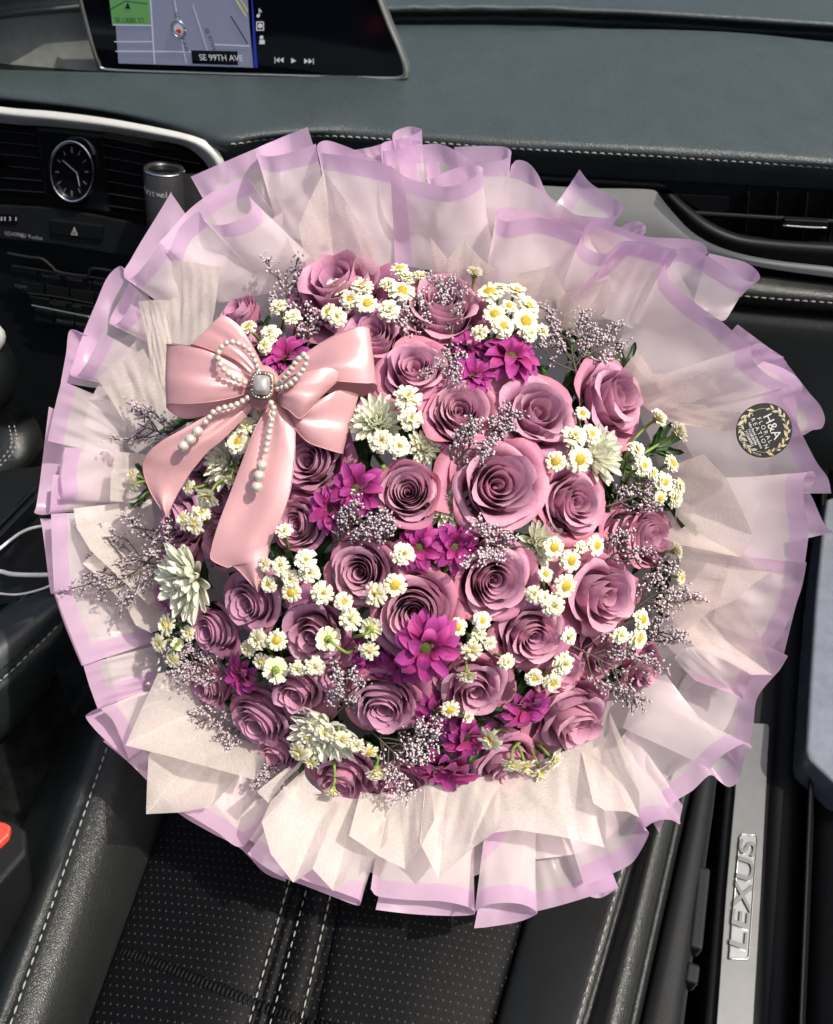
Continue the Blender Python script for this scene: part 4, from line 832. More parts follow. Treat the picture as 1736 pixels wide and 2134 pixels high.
# bottom
sheet('H', [(1110, 545, -.4), (1098, 600, .0), (1098, 622, .5), (1060, 604, 1.1), (1000, 608, 1.2), (950, 642, 1.2), (968, 662, .6), (930, 740, .4), (890, 790, .2), (820, 826, .0), (700, 880, -.2)],
      [(900, 230), (880, 260), (870, 290), (840, 300), (800, 310), (760, 340), (740, 380), (700, 400), (660, 410), (610, 420), (560, 420)], n=110, off=.9, bow=.3)
sheet('H', [(842, 888, .2), (720, 924, .2), (600, 960, .2), (480, 990, .2)], [(720, 560), (640, 600), (560, 600), (480, 600)], left=True, off=.2)
sheet('H', [(842, 888, .0), (760, 930, -.3), (680, 905, -.3)], [(640, 520), (600, 540), (560, 560)], left=True, right=True, off=-.2)
sheet('H', [(240, 1056, -.6), (300, 1050, -.9), (420, 1030, -.9), (492, 1002, -.3), (498, 984, .5), (440, 956, 1.2), (360, 950, 1.5), (290, 960, 1.5), (244, 986, 1.3)],
      [(330, 580), (370, 570), (430, 560), (490, 560), (496, 565), (460, 570), (400, 580), (340, 590), (290, 600)], left=True, n=100, off=1.2, bow=.1)
sheet('F', [(545, 802, -.6), (700, 820, -.9), (850, 828, -.9), (960, 825, -.3), (973, 808, .4), (930, 785, .9), (830, 765, 1.1), (700, 760, 1.1), (560, 745, .9), (524, 712, .7)],
      [(640, 420), (720, 410), (820, 400), (920, 400), (980, 400), (960, 410), (880, 420), (760, 430), (640, 440), (560, 450)], n=100, off=.6, bow=.2)
sheet('F', [(-10, 560, -.4), (60, 612, -.6), (150, 664, -.6), (250, 702, -.6), (360, 745, -.5), (465, 783, .0), (477, 764, .7), (440, 745, 1.0), (360, 716, 1.1), (280, 690, 1.0), (180, 652, .8)],
      [(160, 330), (200, 350), (260, 370), (330, 390), (420, 400), (560, 440), (600, 430), (540, 420), (450, 410), (360, 400), (280, 380)], n=100, off=.3, bow=.2)
sheet('G', [(430, 276, -.8), (540, 368, -.8), (620, 448, -.8), (740, 572, -.8), (870, 652, -.8), (1000, 722, -.8), (1100, 822, -.8), (1190, 862, -.8)], [(640, 150), (720, 220), (800, 280), (880, 330), (980, 380), (1080, 420), (1180, 450), (1260, 480)], n=80)
sheet('G', [(1098, 600, .6), (1006, 716, .9), (900, 652, .8), (800, 592, .7), (700, 540, .6)], [(1190, 400), (1120, 380), (1020, 350), (920, 310), (820, 270)], n=70, off=.2)
sheet('G', [(404, 140, .6), (368, 160, .2), (358, 178, -.4), (400, 232, -.5), (470, 300, -.4), (534, 356, .2), (510, 280, .7), (470, 190, .9), (420, 140, 1.0)], [(640, 30), (600, 50), (590, 80), (620, 130), (680, 180), (740, 220), (720, 170), (680, 110), (640, 60)], n=80)
# left
sheet('C', [(452, 1668, .8), (500, 1830, .9), (566, 2012, .9)], [(1010, 1520), (1030, 1700), (1010, 1830)], right=True, off=.2, bow=.3)
sheet('C', [(232, 1116, .6), (330, 1372, .8), (450, 1672, .8)], [(760, 1060), (880, 1280), (1000, 1490)], right=True, off=.6, bow=.3)
sheet('C', [(225, 1120, -.6), (320, 1390, -.8), (440, 1676, -.7)], [(700, 1100), (800, 1300), (900, 1500)], bow=.3)
sheet('C', [(118, 532, -1.0), (140, 650, -1.1), (165, 850, -1.1), (193, 1080, -.6), (210, 1118, .2), (224, 1080, .9), (213, 850, 1.1), (206, 650, 1.1), (202, 496, 1.0)],
      [(700, 540), (690, 640), (690, 800), (720, 980), (760, 1090), (770, 1080), (760, 860), (740, 660), (720, 470)], n=100, off=.9, bow=.2)
sheet('B', [(204, 1550, -.9), (162, 1900, -1.0), (126, 2200, -1.0), (96, 2400, -.8), (84, 2460, 0), (200, 2460, .8), (222, 2300, .9), (240, 2130, .9)], [(700, 1800), (690, 1960), (690, 2100), (690, 2240), (690, 2400), (760, 2400), (770, 2280), (770, 2150)], n=80, off=-.3, bow=.2)
sheet('C', [(300, 0, -.2), (270, 150, -.4), (250, 300, -.2), (262, 384, .5), (290, 340, 1.0), (278, 200, 1.2), (300, 60, 1.1), (310, -20, 1.0)], [(760, 40), (740, 160), (720, 290), (720, 400), (760, 400), (770, 260), (770, 120), (770, 0)], n=90, off=.3, bow=.1)
sheet('B', [(312, 1328, .8), (256, 1550, 1.0), (193, 1842, 1.0)], [(860, 1560), (860, 1740), (820, 1990)], off=.5, bow=.4)
sheet('B', [(500, 925, -1.6), (382, 900, -1.6), (350, 1100, -1.7), (306, 1340, -1.6)], [(760, 1080), (720, 1140), (700, 1250), (700, 1400)], left=False, off=.2)
sheet('B', [(850, 372, -1.4), (800, 353, -1.8), (700, 450, -2.0), (600, 680, -2.0), (500, 920, -1.9), (425, 1140, -1.4), (388, 1252, -.6), (402, 1292, .3), (450, 1278, 1.0), (525, 1180, 1.4), (600, 1040, 1.4), (656, 914, 1.4)],
      [(1180, 760), (1140, 780), (1080, 860), (1000, 960), (920, 1080), (860, 1200), (840, 1320), (870, 1400), (940, 1400), (1000, 1330), (1040, 1240), (1060, 1140)], n=120, off=.2, bow=.2)
sheet('B', [(888, 492, -.2), (806, 650, -.4), (744, 762, -.3), (720, 828, .3), (742, 851, .9), (800, 830, 1.2), (868, 742, 1.2), (906, 672, 1.2)], [(1230, 800), (1190, 870), (1150, 950), (1130, 1030), (1160, 1060), (1210, 1030), (1240, 960), (1260, 900)], n=90, off=.7, bow=.2)
sheet('J', [(712, 803, -1.6), (660, 890, -2.0), (580, 1020, -2.1), (540, 1090, -1.8), (516, 1130, -.9), (524, 1162, .3), (560, 1150, 1.1), (610, 1095, 1.4), (650, 1040, 1.4), (668, 1012, 1.3)], [(900, 1080), (860, 1130), (810, 1190), (770, 1240), (740, 1290), (760, 1340), (800, 1320), (830, 1270), (860, 1220), (880, 1190)], n=100, off=.4, left=True)
sheet('J', [(1046, 762, -.9), (1022, 739, -1.5), (900, 792, -1.9), (790, 872, -1.8), (704, 968, -1.4), (664, 1012, -.6), (672, 1032, .3), (704, 1044, .9), (742, 960, 1.2), (780, 916, 1.3), (830, 884, 1.4), (860, 928, 1.4), (925, 937, 1.6), (1000, 912, 1.5), (1048, 870, 1.4), (1038, 818, 1.1)],
      [(1300, 1080), (1250, 1090), (1180, 1100), (1080, 1120), (980, 1160), (900, 1200), (880, 1240), (920, 1260), (980, 1250), (1030, 1240), (1080, 1230), (1130, 1220), (1190, 1200), (1260, 1170), (1310, 1140), (1340, 1110)], n=140, off=.3, bow=.3)

# tissue lining
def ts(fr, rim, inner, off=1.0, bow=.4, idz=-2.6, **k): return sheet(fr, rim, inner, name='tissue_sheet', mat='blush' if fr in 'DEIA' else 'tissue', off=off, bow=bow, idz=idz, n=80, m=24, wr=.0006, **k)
ts('B', [(1225, 288, .6), (1440, 320, .4), (1660, 362, .0)], [(1160, 990), (1340, 1020), (1560, 1040)], off=1.6)
ts('B', [(966, 652, .8), (1080, 640, .6), (1200, 636, .2)], [(1100, 1366), (1180, 1380), (1300, 1390)], off=1.3)
ts('B', [(1010, 1056, .4), (810, 1170, .6), (608, 1304, .8)], [(1240, 1560), (1060, 1680), (900, 1780)], off=1.0)
ts('C', [(705, 10, .6), (664, 200, .8), (660, 396, .8)], [(1000, 40), (1010, 220), (1020, 420)], off=1.2)
ts('C', [(376, 452, .6), (400, 600, .6), (505, 778, .8), (700, 960, .7), (960, 1200, .6)], [(980, 380), (1000, 520), (1020, 700), (1060, 900), (1100, 1100)], off=1.6)
ts('C', [(560, 780, .3), (445, 880, .5), (600, 1010, .4), (770, 1200, .3), (860, 1360, .2), (980, 1420, 0)], [(1010, 760), (1000, 880), (1020, 1000), (1060, 1120), (1120, 1240), (1180, 1340)], off=1.2)
ts('G', [(656, -6, .9), (590, 140, 1.2), (523, 293, 1.4), (700, 338, 1.3), (880, 386, 1.2), (1062, 438, .9), (1104, 360, .6)], [(860, -20), (850, 80), (860, 160), (910, 210), (970, 250), (1040, 280), (1090, 290)], off=1.6)
ts('G', [(620, 330, .7), (612, 460, .9), (609, 580, 1.0), (740, 574, .9), (880, 550, .8), (990, 424, .6)], [(820, 240), (800, 300), (800, 350), (860, 370), (930, 370), (1000, 360)], off=1.1)
ts('F', [(30, 290, .6), (80, 340, .8), (140, 250, .8), (212, 188, .4)], [(170, 180), (190, 190), (220, 150), (260, 110)], off=1.9)
ts('F', [(90, 330, .8), (50, 420, 1.0), (90, 560, 1.2), (188, 684, 1.3), (272, 625, 1.2), (362, 722, 1.3), (470, 660, 1.2), (600, 500, 1.0)], [(240, 190), (240, 220), (270, 260), (330, 300), (390, 310), (450, 320), (520, 310), (600, 290)], off=1.5, bow=.2)
ts('F', [(430, 480, .6), (560, 570, .9), (672, 626, 1.1), (740, 530, 1.0), (800, 412, .9)], [(480, 290), (560, 300), (640, 300), (720, 280), (780, 240)], off=2.1, bow=.2)
ts('F', [(738, 512, 1.0), (818, 666, 1.3), (960, 540, 1.2), (1090, 444, 1.0)], [(760, 240), (860, 230), (960, 230), (1080, 220)], off=2.0, bow=.2)
ts('F', [(1040, 470, .9), (1160, 455, 1.0), (1320, 480, 1.1), (1440, 506, 1.2), (1542, 532, 1.2), (1546, 420, 1.0)], [(960, 240), (1080, 200), (1220, 170), (1320, 130), (1420, 90), (1480, 30)], off=1.6, bow=.2)
ts('F', [(1490, 340, .8), (1540, 370, 1.0), (1640, 376, 1.2), (1690, 402, 1.3), (1690, 300, 1.0), (1640, 120, .6)], [(1440, 120), (1470, 110), (1510, 90), (1540, 60), (1560, 20), (1560, -60)], off=1.9, bow=.1)
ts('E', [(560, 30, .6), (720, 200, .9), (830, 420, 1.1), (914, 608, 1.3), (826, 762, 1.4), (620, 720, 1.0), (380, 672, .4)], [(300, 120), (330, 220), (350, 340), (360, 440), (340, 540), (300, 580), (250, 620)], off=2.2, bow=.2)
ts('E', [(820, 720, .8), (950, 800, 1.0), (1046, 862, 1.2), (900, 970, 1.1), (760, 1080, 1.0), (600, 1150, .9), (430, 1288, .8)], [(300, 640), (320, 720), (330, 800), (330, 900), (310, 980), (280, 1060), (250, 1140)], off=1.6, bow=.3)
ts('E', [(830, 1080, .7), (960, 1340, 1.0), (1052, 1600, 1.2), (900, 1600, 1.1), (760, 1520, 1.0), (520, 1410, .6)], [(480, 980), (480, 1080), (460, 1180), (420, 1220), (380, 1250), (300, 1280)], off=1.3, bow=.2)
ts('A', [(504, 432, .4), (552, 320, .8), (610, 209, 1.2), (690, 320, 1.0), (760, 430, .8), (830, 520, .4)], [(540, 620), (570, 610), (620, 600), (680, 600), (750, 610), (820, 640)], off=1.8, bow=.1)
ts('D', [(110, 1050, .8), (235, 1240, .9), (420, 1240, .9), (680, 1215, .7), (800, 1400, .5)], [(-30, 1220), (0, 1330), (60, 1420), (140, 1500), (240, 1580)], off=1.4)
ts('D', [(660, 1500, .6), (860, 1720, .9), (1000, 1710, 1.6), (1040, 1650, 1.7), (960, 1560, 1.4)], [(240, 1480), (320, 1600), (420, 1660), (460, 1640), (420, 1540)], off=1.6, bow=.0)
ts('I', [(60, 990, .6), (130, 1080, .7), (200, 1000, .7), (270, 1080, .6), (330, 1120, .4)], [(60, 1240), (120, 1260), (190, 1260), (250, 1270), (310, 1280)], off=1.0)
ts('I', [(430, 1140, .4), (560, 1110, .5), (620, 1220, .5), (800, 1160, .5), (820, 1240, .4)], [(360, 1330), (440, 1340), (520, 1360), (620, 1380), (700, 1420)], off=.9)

# round shop sticker on the film
stk = thing('shop_sticker', 'round black shop sticker with floral wreath and white lettering on the wrap', 'sticker', P(1592, 897, .640))
K0 = P(1592, 897, .632)
tdir = norm(.44 * RT - .90 * UP); udir = norm(.90 * RT + .44 * UP); SZN = np.cross(tdir, udir)
if SZN @ NN < 0: SZN = -SZN
rad = .0194
def sp_(a, b, l=.0): return K0 + a * tdir + b * udir + SZN * l
MB().prism([sp_(rad * math.cos(t), rad * 1.04 * math.sin(t)) for t in np.linspace(0, 2 * math.pi, 64, endpoint=False)], SZN * .0004).obj('sticker_disc', MAT['sticker'], stk, smooth=False)
MB().tube([sp_(rad * .80 * math.cos(t), rad * .82 * math.sin(t), .0006) for t in np.linspace(0, 2 * math.pi, 60)], .00016, 5).obj('gold_ring', MAT['stickergold'], stk)
mb = MB(); mg = MB()
for k in range(40):
    a = k * 2 * math.pi / 40 + random.uniform(-.05, .05); side = 1 if k % 2 else -1
    if not (math.sin(a + .4) > .15 or math.sin(a + .4) < -.45): continue
    c = sp_(rad * (.84 + .05 * side) * math.cos(a), rad * (.86 + .05 * side) * math.sin(a), .0007)
    d = norm(-math.sin(a) * tdir + math.cos(a) * udir + side * .7 * (math.cos(a) * tdir + math.sin(a) * udir)); n_ = np.cross(d, SZN); L = random.uniform(.0018, .0036)
    (mb if k % 3 else mg).add([c - d * L, c + n_ * L * .38, c + d * L, c - n_ * L * .38], [(0, 1, 2, 3)])
mb.obj('wreath', MAT['stickerleaf'], stk, smooth=False); mg.obj('wreath', MAT['stickergold'], stk, smooth=False)
text("H&A", .0095, sp_(0, .0062, .0007), tdir, udir, MAT['mark'], stk, align='CENTER')
text('FLORAL', .0042, sp_(0, .0002, .0007), tdir, udir, MAT['mark'], stk, align='CENTER', space=1.5)
text('CREATIONS', .0042, sp_(0, -.0040, .0007), tdir, udir, MAT['mark'], stk, align='CENTER', space=1.5)
for i, s_ in enumerate(('h&a floral creations', '71)2838784', '71)2680951')):
    text(s_, .0026, sp_(.0005, -.0073 - i * .0025, .0007), tdir, udir, MAT['mark'], stk, align='CENTER', off=.00004)
for i, ch in enumerate('por este emprendimiento'):
    a = math.radians(-148 + i * 5.1); r_ = rad * .90
    tg = -math.sin(a) * tdir + math.cos(a) * udir
    text(ch, .0026, sp_(r_ * math.cos(a), r_ * math.sin(a), .0007), tg, -(math.cos(a) * tdir + math.sin(a) * udir), MAT['mark'], stk, align='CENTER')

# ------------------------------------------------------------------ flowers
def petal_grid(fn, nu, nv):
    us, vs = np.linspace(-1, 1, nu), np.linspace(0, 1, nv); g = np.zeros((nv, nu, 3))
    for i, v in enumerate(vs):
        for j, u in enumerate(us): g[i, j] = fn(u, v)
    uv = np.stack(np.meshgrid((us + 1) / 2, vs), -1).reshape(-1, 2); vv, f = grid(g); return vv, f, uv

def smooth01(x): x = min(max(x, 0), 1); return x * x * (3 - 2 * x)

def rose_variant(seed, n, opening, depth, ruffle):
    """list of (mesh, is_outer) petals of one rose, radius about 1, facing +Z"""
    rg = np.random.default_rng(seed); out = []
    for i in range(n):
        t = i / (n - 1.0)
        Rm = .07 + .93 * t ** .82
        w = (2.5 - 1.6 * t) if t < .35 else (1.94 - .70 * (t - .35) / .65)
        w *= rg.uniform(.88, 1.08)
        phi = i * 2.39996 + rg.uniform(-.25, .25)
        H = (.30 + .34 * smooth01(t / .30) - .62 * smooth01((t - .35) / .65) * opening) + rg.uniform(-.06, .06)
        fl = (.06 + .26 * t ** 1.8) * opening * rg.uniform(.7, 1.4); dr = (.01 + .20 * t ** 2.0) * opening * rg.uniform(.6, 1.5)
        spi = .10 + .10 * (1 - t); tip = (.10 * t if t > .4 else .0) * rg.uniform(.2, 1.6)
        p1, p2 = rg.uniform(0, 6.28, 2); k1 = rg.uniform(2.5, 4.5); side = rg.uniform(-.25, .25); dent = rg.uniform(-.05, .07) * t
        asym = rg.uniform(-.10, .10)
        base = np.array([.04 + .12 * t, -depth]); belly = np.array([Rm * (.60 + .25 * t), -depth * .38 - .10 * t]); upr = np.array([Rm * (.84 + .10 * t), H - .19]); rim = np.array([Rm * (1.0 + fl), H - dr])
        knee = np.array([Rm * (1.0 + fl * .45), H - .02])
        prof = crom([base, belly, upr, knee, rim], 80)
        def fn(u, v):
            L = 1 - .30 * abs(u) ** 3.2 + tip * math.exp(-(u - side) ** 2 * 9) + asym * u * .6
            L = L + ruffle * t * (.030 * math.sin(k1 * u * 2 + p1) + .018 * math.sin(7 * u + p2))
            x = v * L / 1.08 * 79; x = min(max(x, 0), 79); a = int(x); b = min(a + 1, 79); q = prof[a] * (1 - (x - a)) + prof[b] * (x - a)
            wid = w * (.42 + .58 * math.sin(min(v * 1.05, 1) * math.pi / 2) ** .8)
            ang = phi + u * wid
            r = q[0] * (1 + spi * u * (0.35 + .65 * v)) + dent * math.cos(u * 2.4 + p1) * v
            r += ruffle * .028 * t * math.sin(k1 * u * 1.7 + p2) * v ** 3
            z = q[1] + .025 * t * math.sin(3 * u + p1) * v ** 2
            return (r * math.cos(ang), r * math.sin(ang), z)
        nu = 15 if t > .3 else 19
        v, f, uv = petal_grid(fn, nu, 10)
        out.append(mesh('petal', v, f, uv, MAT['guard'] if t > .80 else MAT['rose']))
    return out

ROSES = [rose_variant(11, 21, 1.05, .8, 1.6), rose_variant(23, 25, .95, .8, 1.2), rose_variant(37, 19, 1.2, .75, 2.2), rose_variant(41, 22, 1.1, .8, 1.9), rose_variant(58, 24, .95, .85, 1.4), rose_variant(71, 17, 1.32, .7, 2.6), rose_variant(83, 26, .62, .9, 1.0)]
core_me = {}
def frame_to(n, spin):
    n = norm(n); a = norm(np.cross(n, RT if abs(n @ RT) < .9 else UP)); b = np.cross(n, a)
    c, s = math.cos(spin), math.sin(spin); return a * c + b * s, -a * s + b * c, n
def place(o, pos, n, spin, sx, sy=None, sz=None):
    x, y, z = frame_to(n, spin); sy = sx if sy is None else sy; sz = sx if sz is None else sz
    m = Matrix.Identity(4)
    for i in range(3): m[i][0], m[i][1], m[i][2], m[i][3] = x[i] * sx, y[i] * sy, z[i] * sz, pos[i]
    o.matrix_basis = m
def facing(px, py, tx=0, ty=0, k=50):
    r = rho(px, py); a = math.radians(k) * min(r, 1.15) ** 1.15
    dx, dy = (px - BC[0]), -(py - BC[1]); L = math.hypot(dx, dy) + 1e-6
    return norm(NN * math.cos(a) + (dx / L * RT + dy / L * UP) * math.sin(a) + tx * RT + ty * UP)
def flower(name, label, cat, group, pos, n, spin, s, meshes, part='petal', sy=None, sz=None, tint=(1, 1, 1)):
    t = bpy.data.objects.new(name, None); COL.objects.link(t); t.empty_display_size = .3
    tag(t, label, cat, group); place(t, pos, n, spin, s, sy, sz)
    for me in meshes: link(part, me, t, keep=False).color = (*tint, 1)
    return t

RG = 'lilac roses of the bouquet'
#  px, py, radius px, lift cm, tilt x, tilt y, variant, label
ROSE = [
 (706, 604, 104, .3, -.05, -.05, 2, 'large mauve rose at the top left of the flowers, under small white daisies'),
 (918, 650, 92, -.2, .02, .0, 4, 'mauve rose at the top centre with a statice sprig across it'),
 (778, 706, 70, -.2, .1, .0, 0, 'mauve rose touching the upper right bow loop'),
 (866, 776, 80, .3, -.05, .05, 3, 'mauve rose between the right bow loop and the open magenta daisy'),
 (500, 660, 50, -.8, -.2, .2, 6, 'small shaded mauve rose behind the upper left bow loop'),
 (548, 716, 44, -1.2, 0, .1, 4, 'dark mauve rose peeking out right of the upper bow loop'),
 (1274, 832, 88, -.2, .15, -.05, 2, 'tall mauve rose at the upper right edge beside the tissue'),
 (958, 862, 74, .2, -.05, .0, 1, 'deep pink mauve rose left of the pale rose, above a statice sprig'),
 (1116, 868, 92, .6, .0, .05, 5, 'pale mauve open rose right of the deep pink rose'),
 (1034, 1014, 98, 1.0, .0, .0, 0, 'largest pale mauve rose in the middle of the bouquet'),
 (851, 1027, 68, .6, 0, .05, 6, 'small tight mauve rose left of the largest rose'),
 (1192, 1050, 78, .4, .05, .0, 3, 'mauve rose right of the largest rose, with a folded heart'),
 (650, 964, 70, -.8, -.1, 0, 0, 'mauve rose half hidden under the lower right bow loop'),
 (624, 1094, 58, -.4, -.1, .0, 6, 'mauve rose touching the right edge of the long ribbon tail'),
 (1344, 1120, 68, -.4, .15, 0, 6, 'pink lilac rose at the right edge of the flowers'),
 (752, 1192, 72, .6, -.05, .05, 3, 'mauve rose with a spiral heart left of the bouquet centre'),
 (864, 1274, 84, .8, -.05, .05, 1, 'mauve spiral rose directly above the bright magenta daisy'),
 (1026, 1208, 84, .7, .0, .0, 4, 'mauve spiral rose below the largest rose'),
 (1250, 1240, 90, .3, .1, .0, 5, 'large pale mauve rose with a pink tip at the right'),
 (1106, 1322, 72, .2, .0, .0, 0, 'dusty mauve cupped rose right of the bright magenta daisy'),
 (656, 1320, 76, .1, -.05, .0, 5, 'dusky mauve rose partly hidden by backward turned white daisies'),
 (528, 1254, 68, -.1, -.1, 0, 0, 'dusky mauve rose under the tip of the long ribbon tail'),
 (446, 1312, 58, -.4, -.15, 0, 4, 'dark plum rose with pink outer petals at the lower left'),
 (800, 1464, 78, .3, .0, -.1, 3, 'dusty mauve veined rose at the lower centre left'),
 (622, 1436, 62, -.2, -.05, -.05, 2, 'dusty mauve rose below the left cluster of white daisies'),
 (546, 1494, 72, -.6, -.1, -.15, 4, 'dark mauve rose at the lower left rim beside the tissue'),
 (432, 1422, 54, -.8, -.2, -.1, 6, 'small mauve rose at the far lower left rim'),
 (986, 1432, 76, .1, .0, -.05, 5, 'mauve rose under a downward hanging white daisy'),
 (1190, 1492, 86, -.3, .05, -.15, 2, 'mauve rose with a pink outer petal at the lower right'),
 (1056, 1592, 68, -.4, .0, .0, 0, 'mauve rose at the bottom beneath green daisy stems'),
 (716, 1618, 70, -.7, -.05, -.05, 2, 'pink edged mauve rose at the bottom rim over cream tissue'),
 (832, 1628, 56, -.8, .0, -.1, 4, 'small pink mauve rose at the bottom rim left of the magenta daisies'),
 (386, 1086, 68, -.8, -.2, 0, 3, 'dark mauve rose at the left rim below the short ribbon tail'),
 (420, 950, 58, -1.0, -.15, .1, 0, 'deep plum rose in the shade behind the short ribbon tail'),
 (462, 1130, 50, -1.0, -.1, 0, 1, 'deep plum rose hidden left of the long ribbon tail'),
 (1340, 1388, 50, -.9, .2, -.1, 4, 'small dark pink rose at the lower right rim under statice'),
 (352, 1240, 44, -.9, -.2, 0, 2, 'dark mauve rose behind the large white bloom on the left'),
 (1300, 1110, 56, -1.4, .1, 0, 3, 'shaded mauve rose tucked left of the pink lilac edge rose'),
 (700, 820, 60, -1.6, -.05, .1, 1, 'shaded plum rose deep beneath the right bow loops'),
 (1160, 1395, 62, -1.6, .05, 0, 1, 'shaded pink rose deep between the lower right white daisies'),
 (920, 1390, 60, -1.8, 0, 0, 3, 'shaded plum rose deep behind the bright magenta daisy'),
 (470, 1052, 58, -1.4, -.1, 0, 0, 'deep plum rose in shade between the two ribbon tails'),
 (584, 1560, 54, -1.2, -.1, -.1, 1, 'shaded mauve rose at the bottom left rim behind statice'),
 (1012, 1512, 56, -1.3, 0, -.05, 4, 'shaded mauve rose between the two lower magenta daisies'),
 (1256, 1352, 60, -1.3, .1, -.05, 0, 'shaded pink rose under the large loose statice sprig at lower right'),
 (1134, 1222, 54, -1.5, 0, 0, 1, 'shaded mauve rose deep behind feverfew right of the lower spiral rose'),
 (744, 1110, 56, -1.4, -.05, 0, 3, 'deep plum rose under statice above the spiral hearted rose'),
 (372, 1178, 52, -1.5, -.15, 0, 4, 'plum rose in shade behind the top of the large white bloom'),
 (700, 1400, 54, -1.2, -.05, -.05, 0, 'dusky plum rose behind statice, left of the veined rose'),
]
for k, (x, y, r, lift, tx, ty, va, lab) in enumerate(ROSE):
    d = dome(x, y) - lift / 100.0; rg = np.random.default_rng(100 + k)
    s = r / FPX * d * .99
    flower('rose', lab, 'rose', RG, P(x, y, d + .006), facing(x, y, tx, ty, 38), rg.uniform(0, 6.28), s, ROSES[va], sy=s * rg.uniform(.93, 1.07), sz=s * rg.uniform(.9, 1.1), tint=tuple(np.clip(np.array([1.0, .98, 1.0]) * (lambda q: np.array([.86 + .14 * q, .80 + .20 * q, .90 + .10 * q]))(min(1, max(0, (x - 380) / 560 + rg.uniform(-.3, .3)))) * rg.uniform(.92, 1.05), 0, 1.05)))  # tint varies each rose's colour and puts left-side shade into it

# magenta daisies -----------------------------------------------------------
def daisy_petal(seed, L=1.0, W=.21, lift=.18, droop=.25):
    rg = np.random.default_rng(seed); tw = rg.uniform(-.12, .12); n1 = rg.uniform(0, 6.28); cup = rg.uniform(.25, .6)
    def fn(u, v):
        wid = W * (.42 + .9 * math.sin(min(v * 1.02, 1) ** .8 * math.pi * .86)) * (1 - .0 * v)
        if v > .86: wid *= math.sqrt(max(0, 1 - ((v - .86) / .145) ** 2)) * .98 + .02
        x = .16 + (L - .16) * v * (1 - .03 * abs(u) ** 2)
        z = lift * math.sin(v * 2.2) - droop * v ** 2.4 + cup * wid * u * u * .9 - .012 * math.cos(u * 9) * math.sin(v * 3.1)
        return (x, wid * u + tw * v * v, z + .03 * math.sin(4 * v + n1) + tw * u * .2)
    return petal_grid(fn, 9, 9)
def rotz(v, a): c, s = math.cos(a), math.sin(a); return v @ np.array([[c, s, 0], [-s, c, 0], [0, 0, 1]])
def tilt(v, a):
    c, s = math.cos(a), math.sin(a); return v @ np.array([[c, 0, s], [0, 1, 0], [-s, 0, c]])
def daisy_variant(seed, cup=0.0):
    rg = np.random.default_rng(seed); pet = []
    for ring, (n, L, up, z) in enumerate([(13, 1.0, .02 + cup, -.05), (9, .92, .17 + cup, .0), (4, .62, .40 + cup, .03)]):
        for k in range(n):
            v, f, uv = daisy_petal(int(rg.integers(1e6)), L * rg.uniform(.88, 1.06), .150 * rg.uniform(.85, 1.15), rg.uniform(.05, .2), rg.uniform(.05, .30))
            v = tilt(v, up + rg.uniform(-.14, .14)); v = rotz(v, (k + .5 * ring) * 2 * math.pi / n + rg.uniform(-.16, .16)); v[:, 2] += z
            pet.append(mesh('petal', v, f, uv, MAT['daisy']))
    mb = MB(); mb.sphere((0, 0, .02), .22, 16, 8, scale=(1, 1, .55))
    for i in range(90):
        a = i * 2.39996; r = .215 * math.sqrt(i / 90); mb.sphere((r * math.cos(a), r * math.sin(a), .02 + .55 * math.sqrt(max(0, .22 ** 2 - r * r))), .016, 5, 3)
    return pet, mb.me('disc', MAT['olive'])
DAIS = [daisy_variant(4), daisy_variant(7, .12), daisy_variant(10, .3)]
DG = 'magenta daisies of the bouquet'
DAISY = [
 (1064, 746, 70, .4, .05, .35, 0, 'open magenta daisy with olive centre under the upper right white cluster'),
 (984, 788, 54, -.2, -.1, .5, 2, 'magenta daisy with petals upright between three upper roses'),
 (978, 722, 44, -1.0, 0, .2, 1, 'dark magenta daisy tucked below the top centre rose'),
 (598, 752, 62, .2, -.05, .5, 2, 'magenta daisy rising behind the pearl brooch'),
 (744, 1020, 66, .5, -.25, .2, 1, 'cupped magenta daisy left of the small tight rose'),
 (694, 1062, 56, .0, -.4, .1, 2, 'magenta daisy opening left just below the bow, beside a shaded centre'),
 (874, 1140, 56, .0, -.1, .1, 0, 'magenta daisy with dark centre right of a single white daisy, under the tight rose'),
 (946, 1140, 58, .0, .1, .0, 1, 'magenta daisy with dark centre directly under the largest rose'),
 (888, 1348, 80, 2.0, .0, .0, 0, 'bright open magenta daisy facing forward at the lower centre'),
 (836, 1382, 58, -.5, -.3, -.2, 1, 'shaded magenta daisy behind the left of the bright one'),
 (1090, 1468, 64, .6, .05, -.4, 2, 'magenta daisy drooping forward at the lower right centre'),
 (928, 1590, 78, .2, -.1, -.6, 2, 'full magenta daisy at the bottom rim'),
 (972, 1534, 60, .1, .15, -.3, 1, 'magenta daisy just above and right of the full bottom one'),
 (908, 1480, 56, -.6, 0, -.2, 1, 'dark magenta daisy between the veined rose and a small white daisy'),
 (508, 1404, 48, -.2, -.3, -.1, 2, 'small magenta daisy at the lower left above the dark rim rose'),
 (772, 1370, 50, -1.0, -.1, 0, 0, 'dark magenta daisy deep below the backward turned white daisies'),
]
for k, (x, y, r, lift, tx, ty, va, lab) in enumerate(DAISY):
    d = dome(x, y) - lift / 100.0 - .004; rg = np.random.default_rng(300 + k); s = r / FPX * d
    pet, disc = DAIS[va]
    t = flower('magenta_daisy', lab, 'daisy', DG, P(x, y, d + .004), facing(x, y, tx, ty, 30), rg.uniform(0, 6.28), s, pet)
    link('disc', disc, t, keep=False)

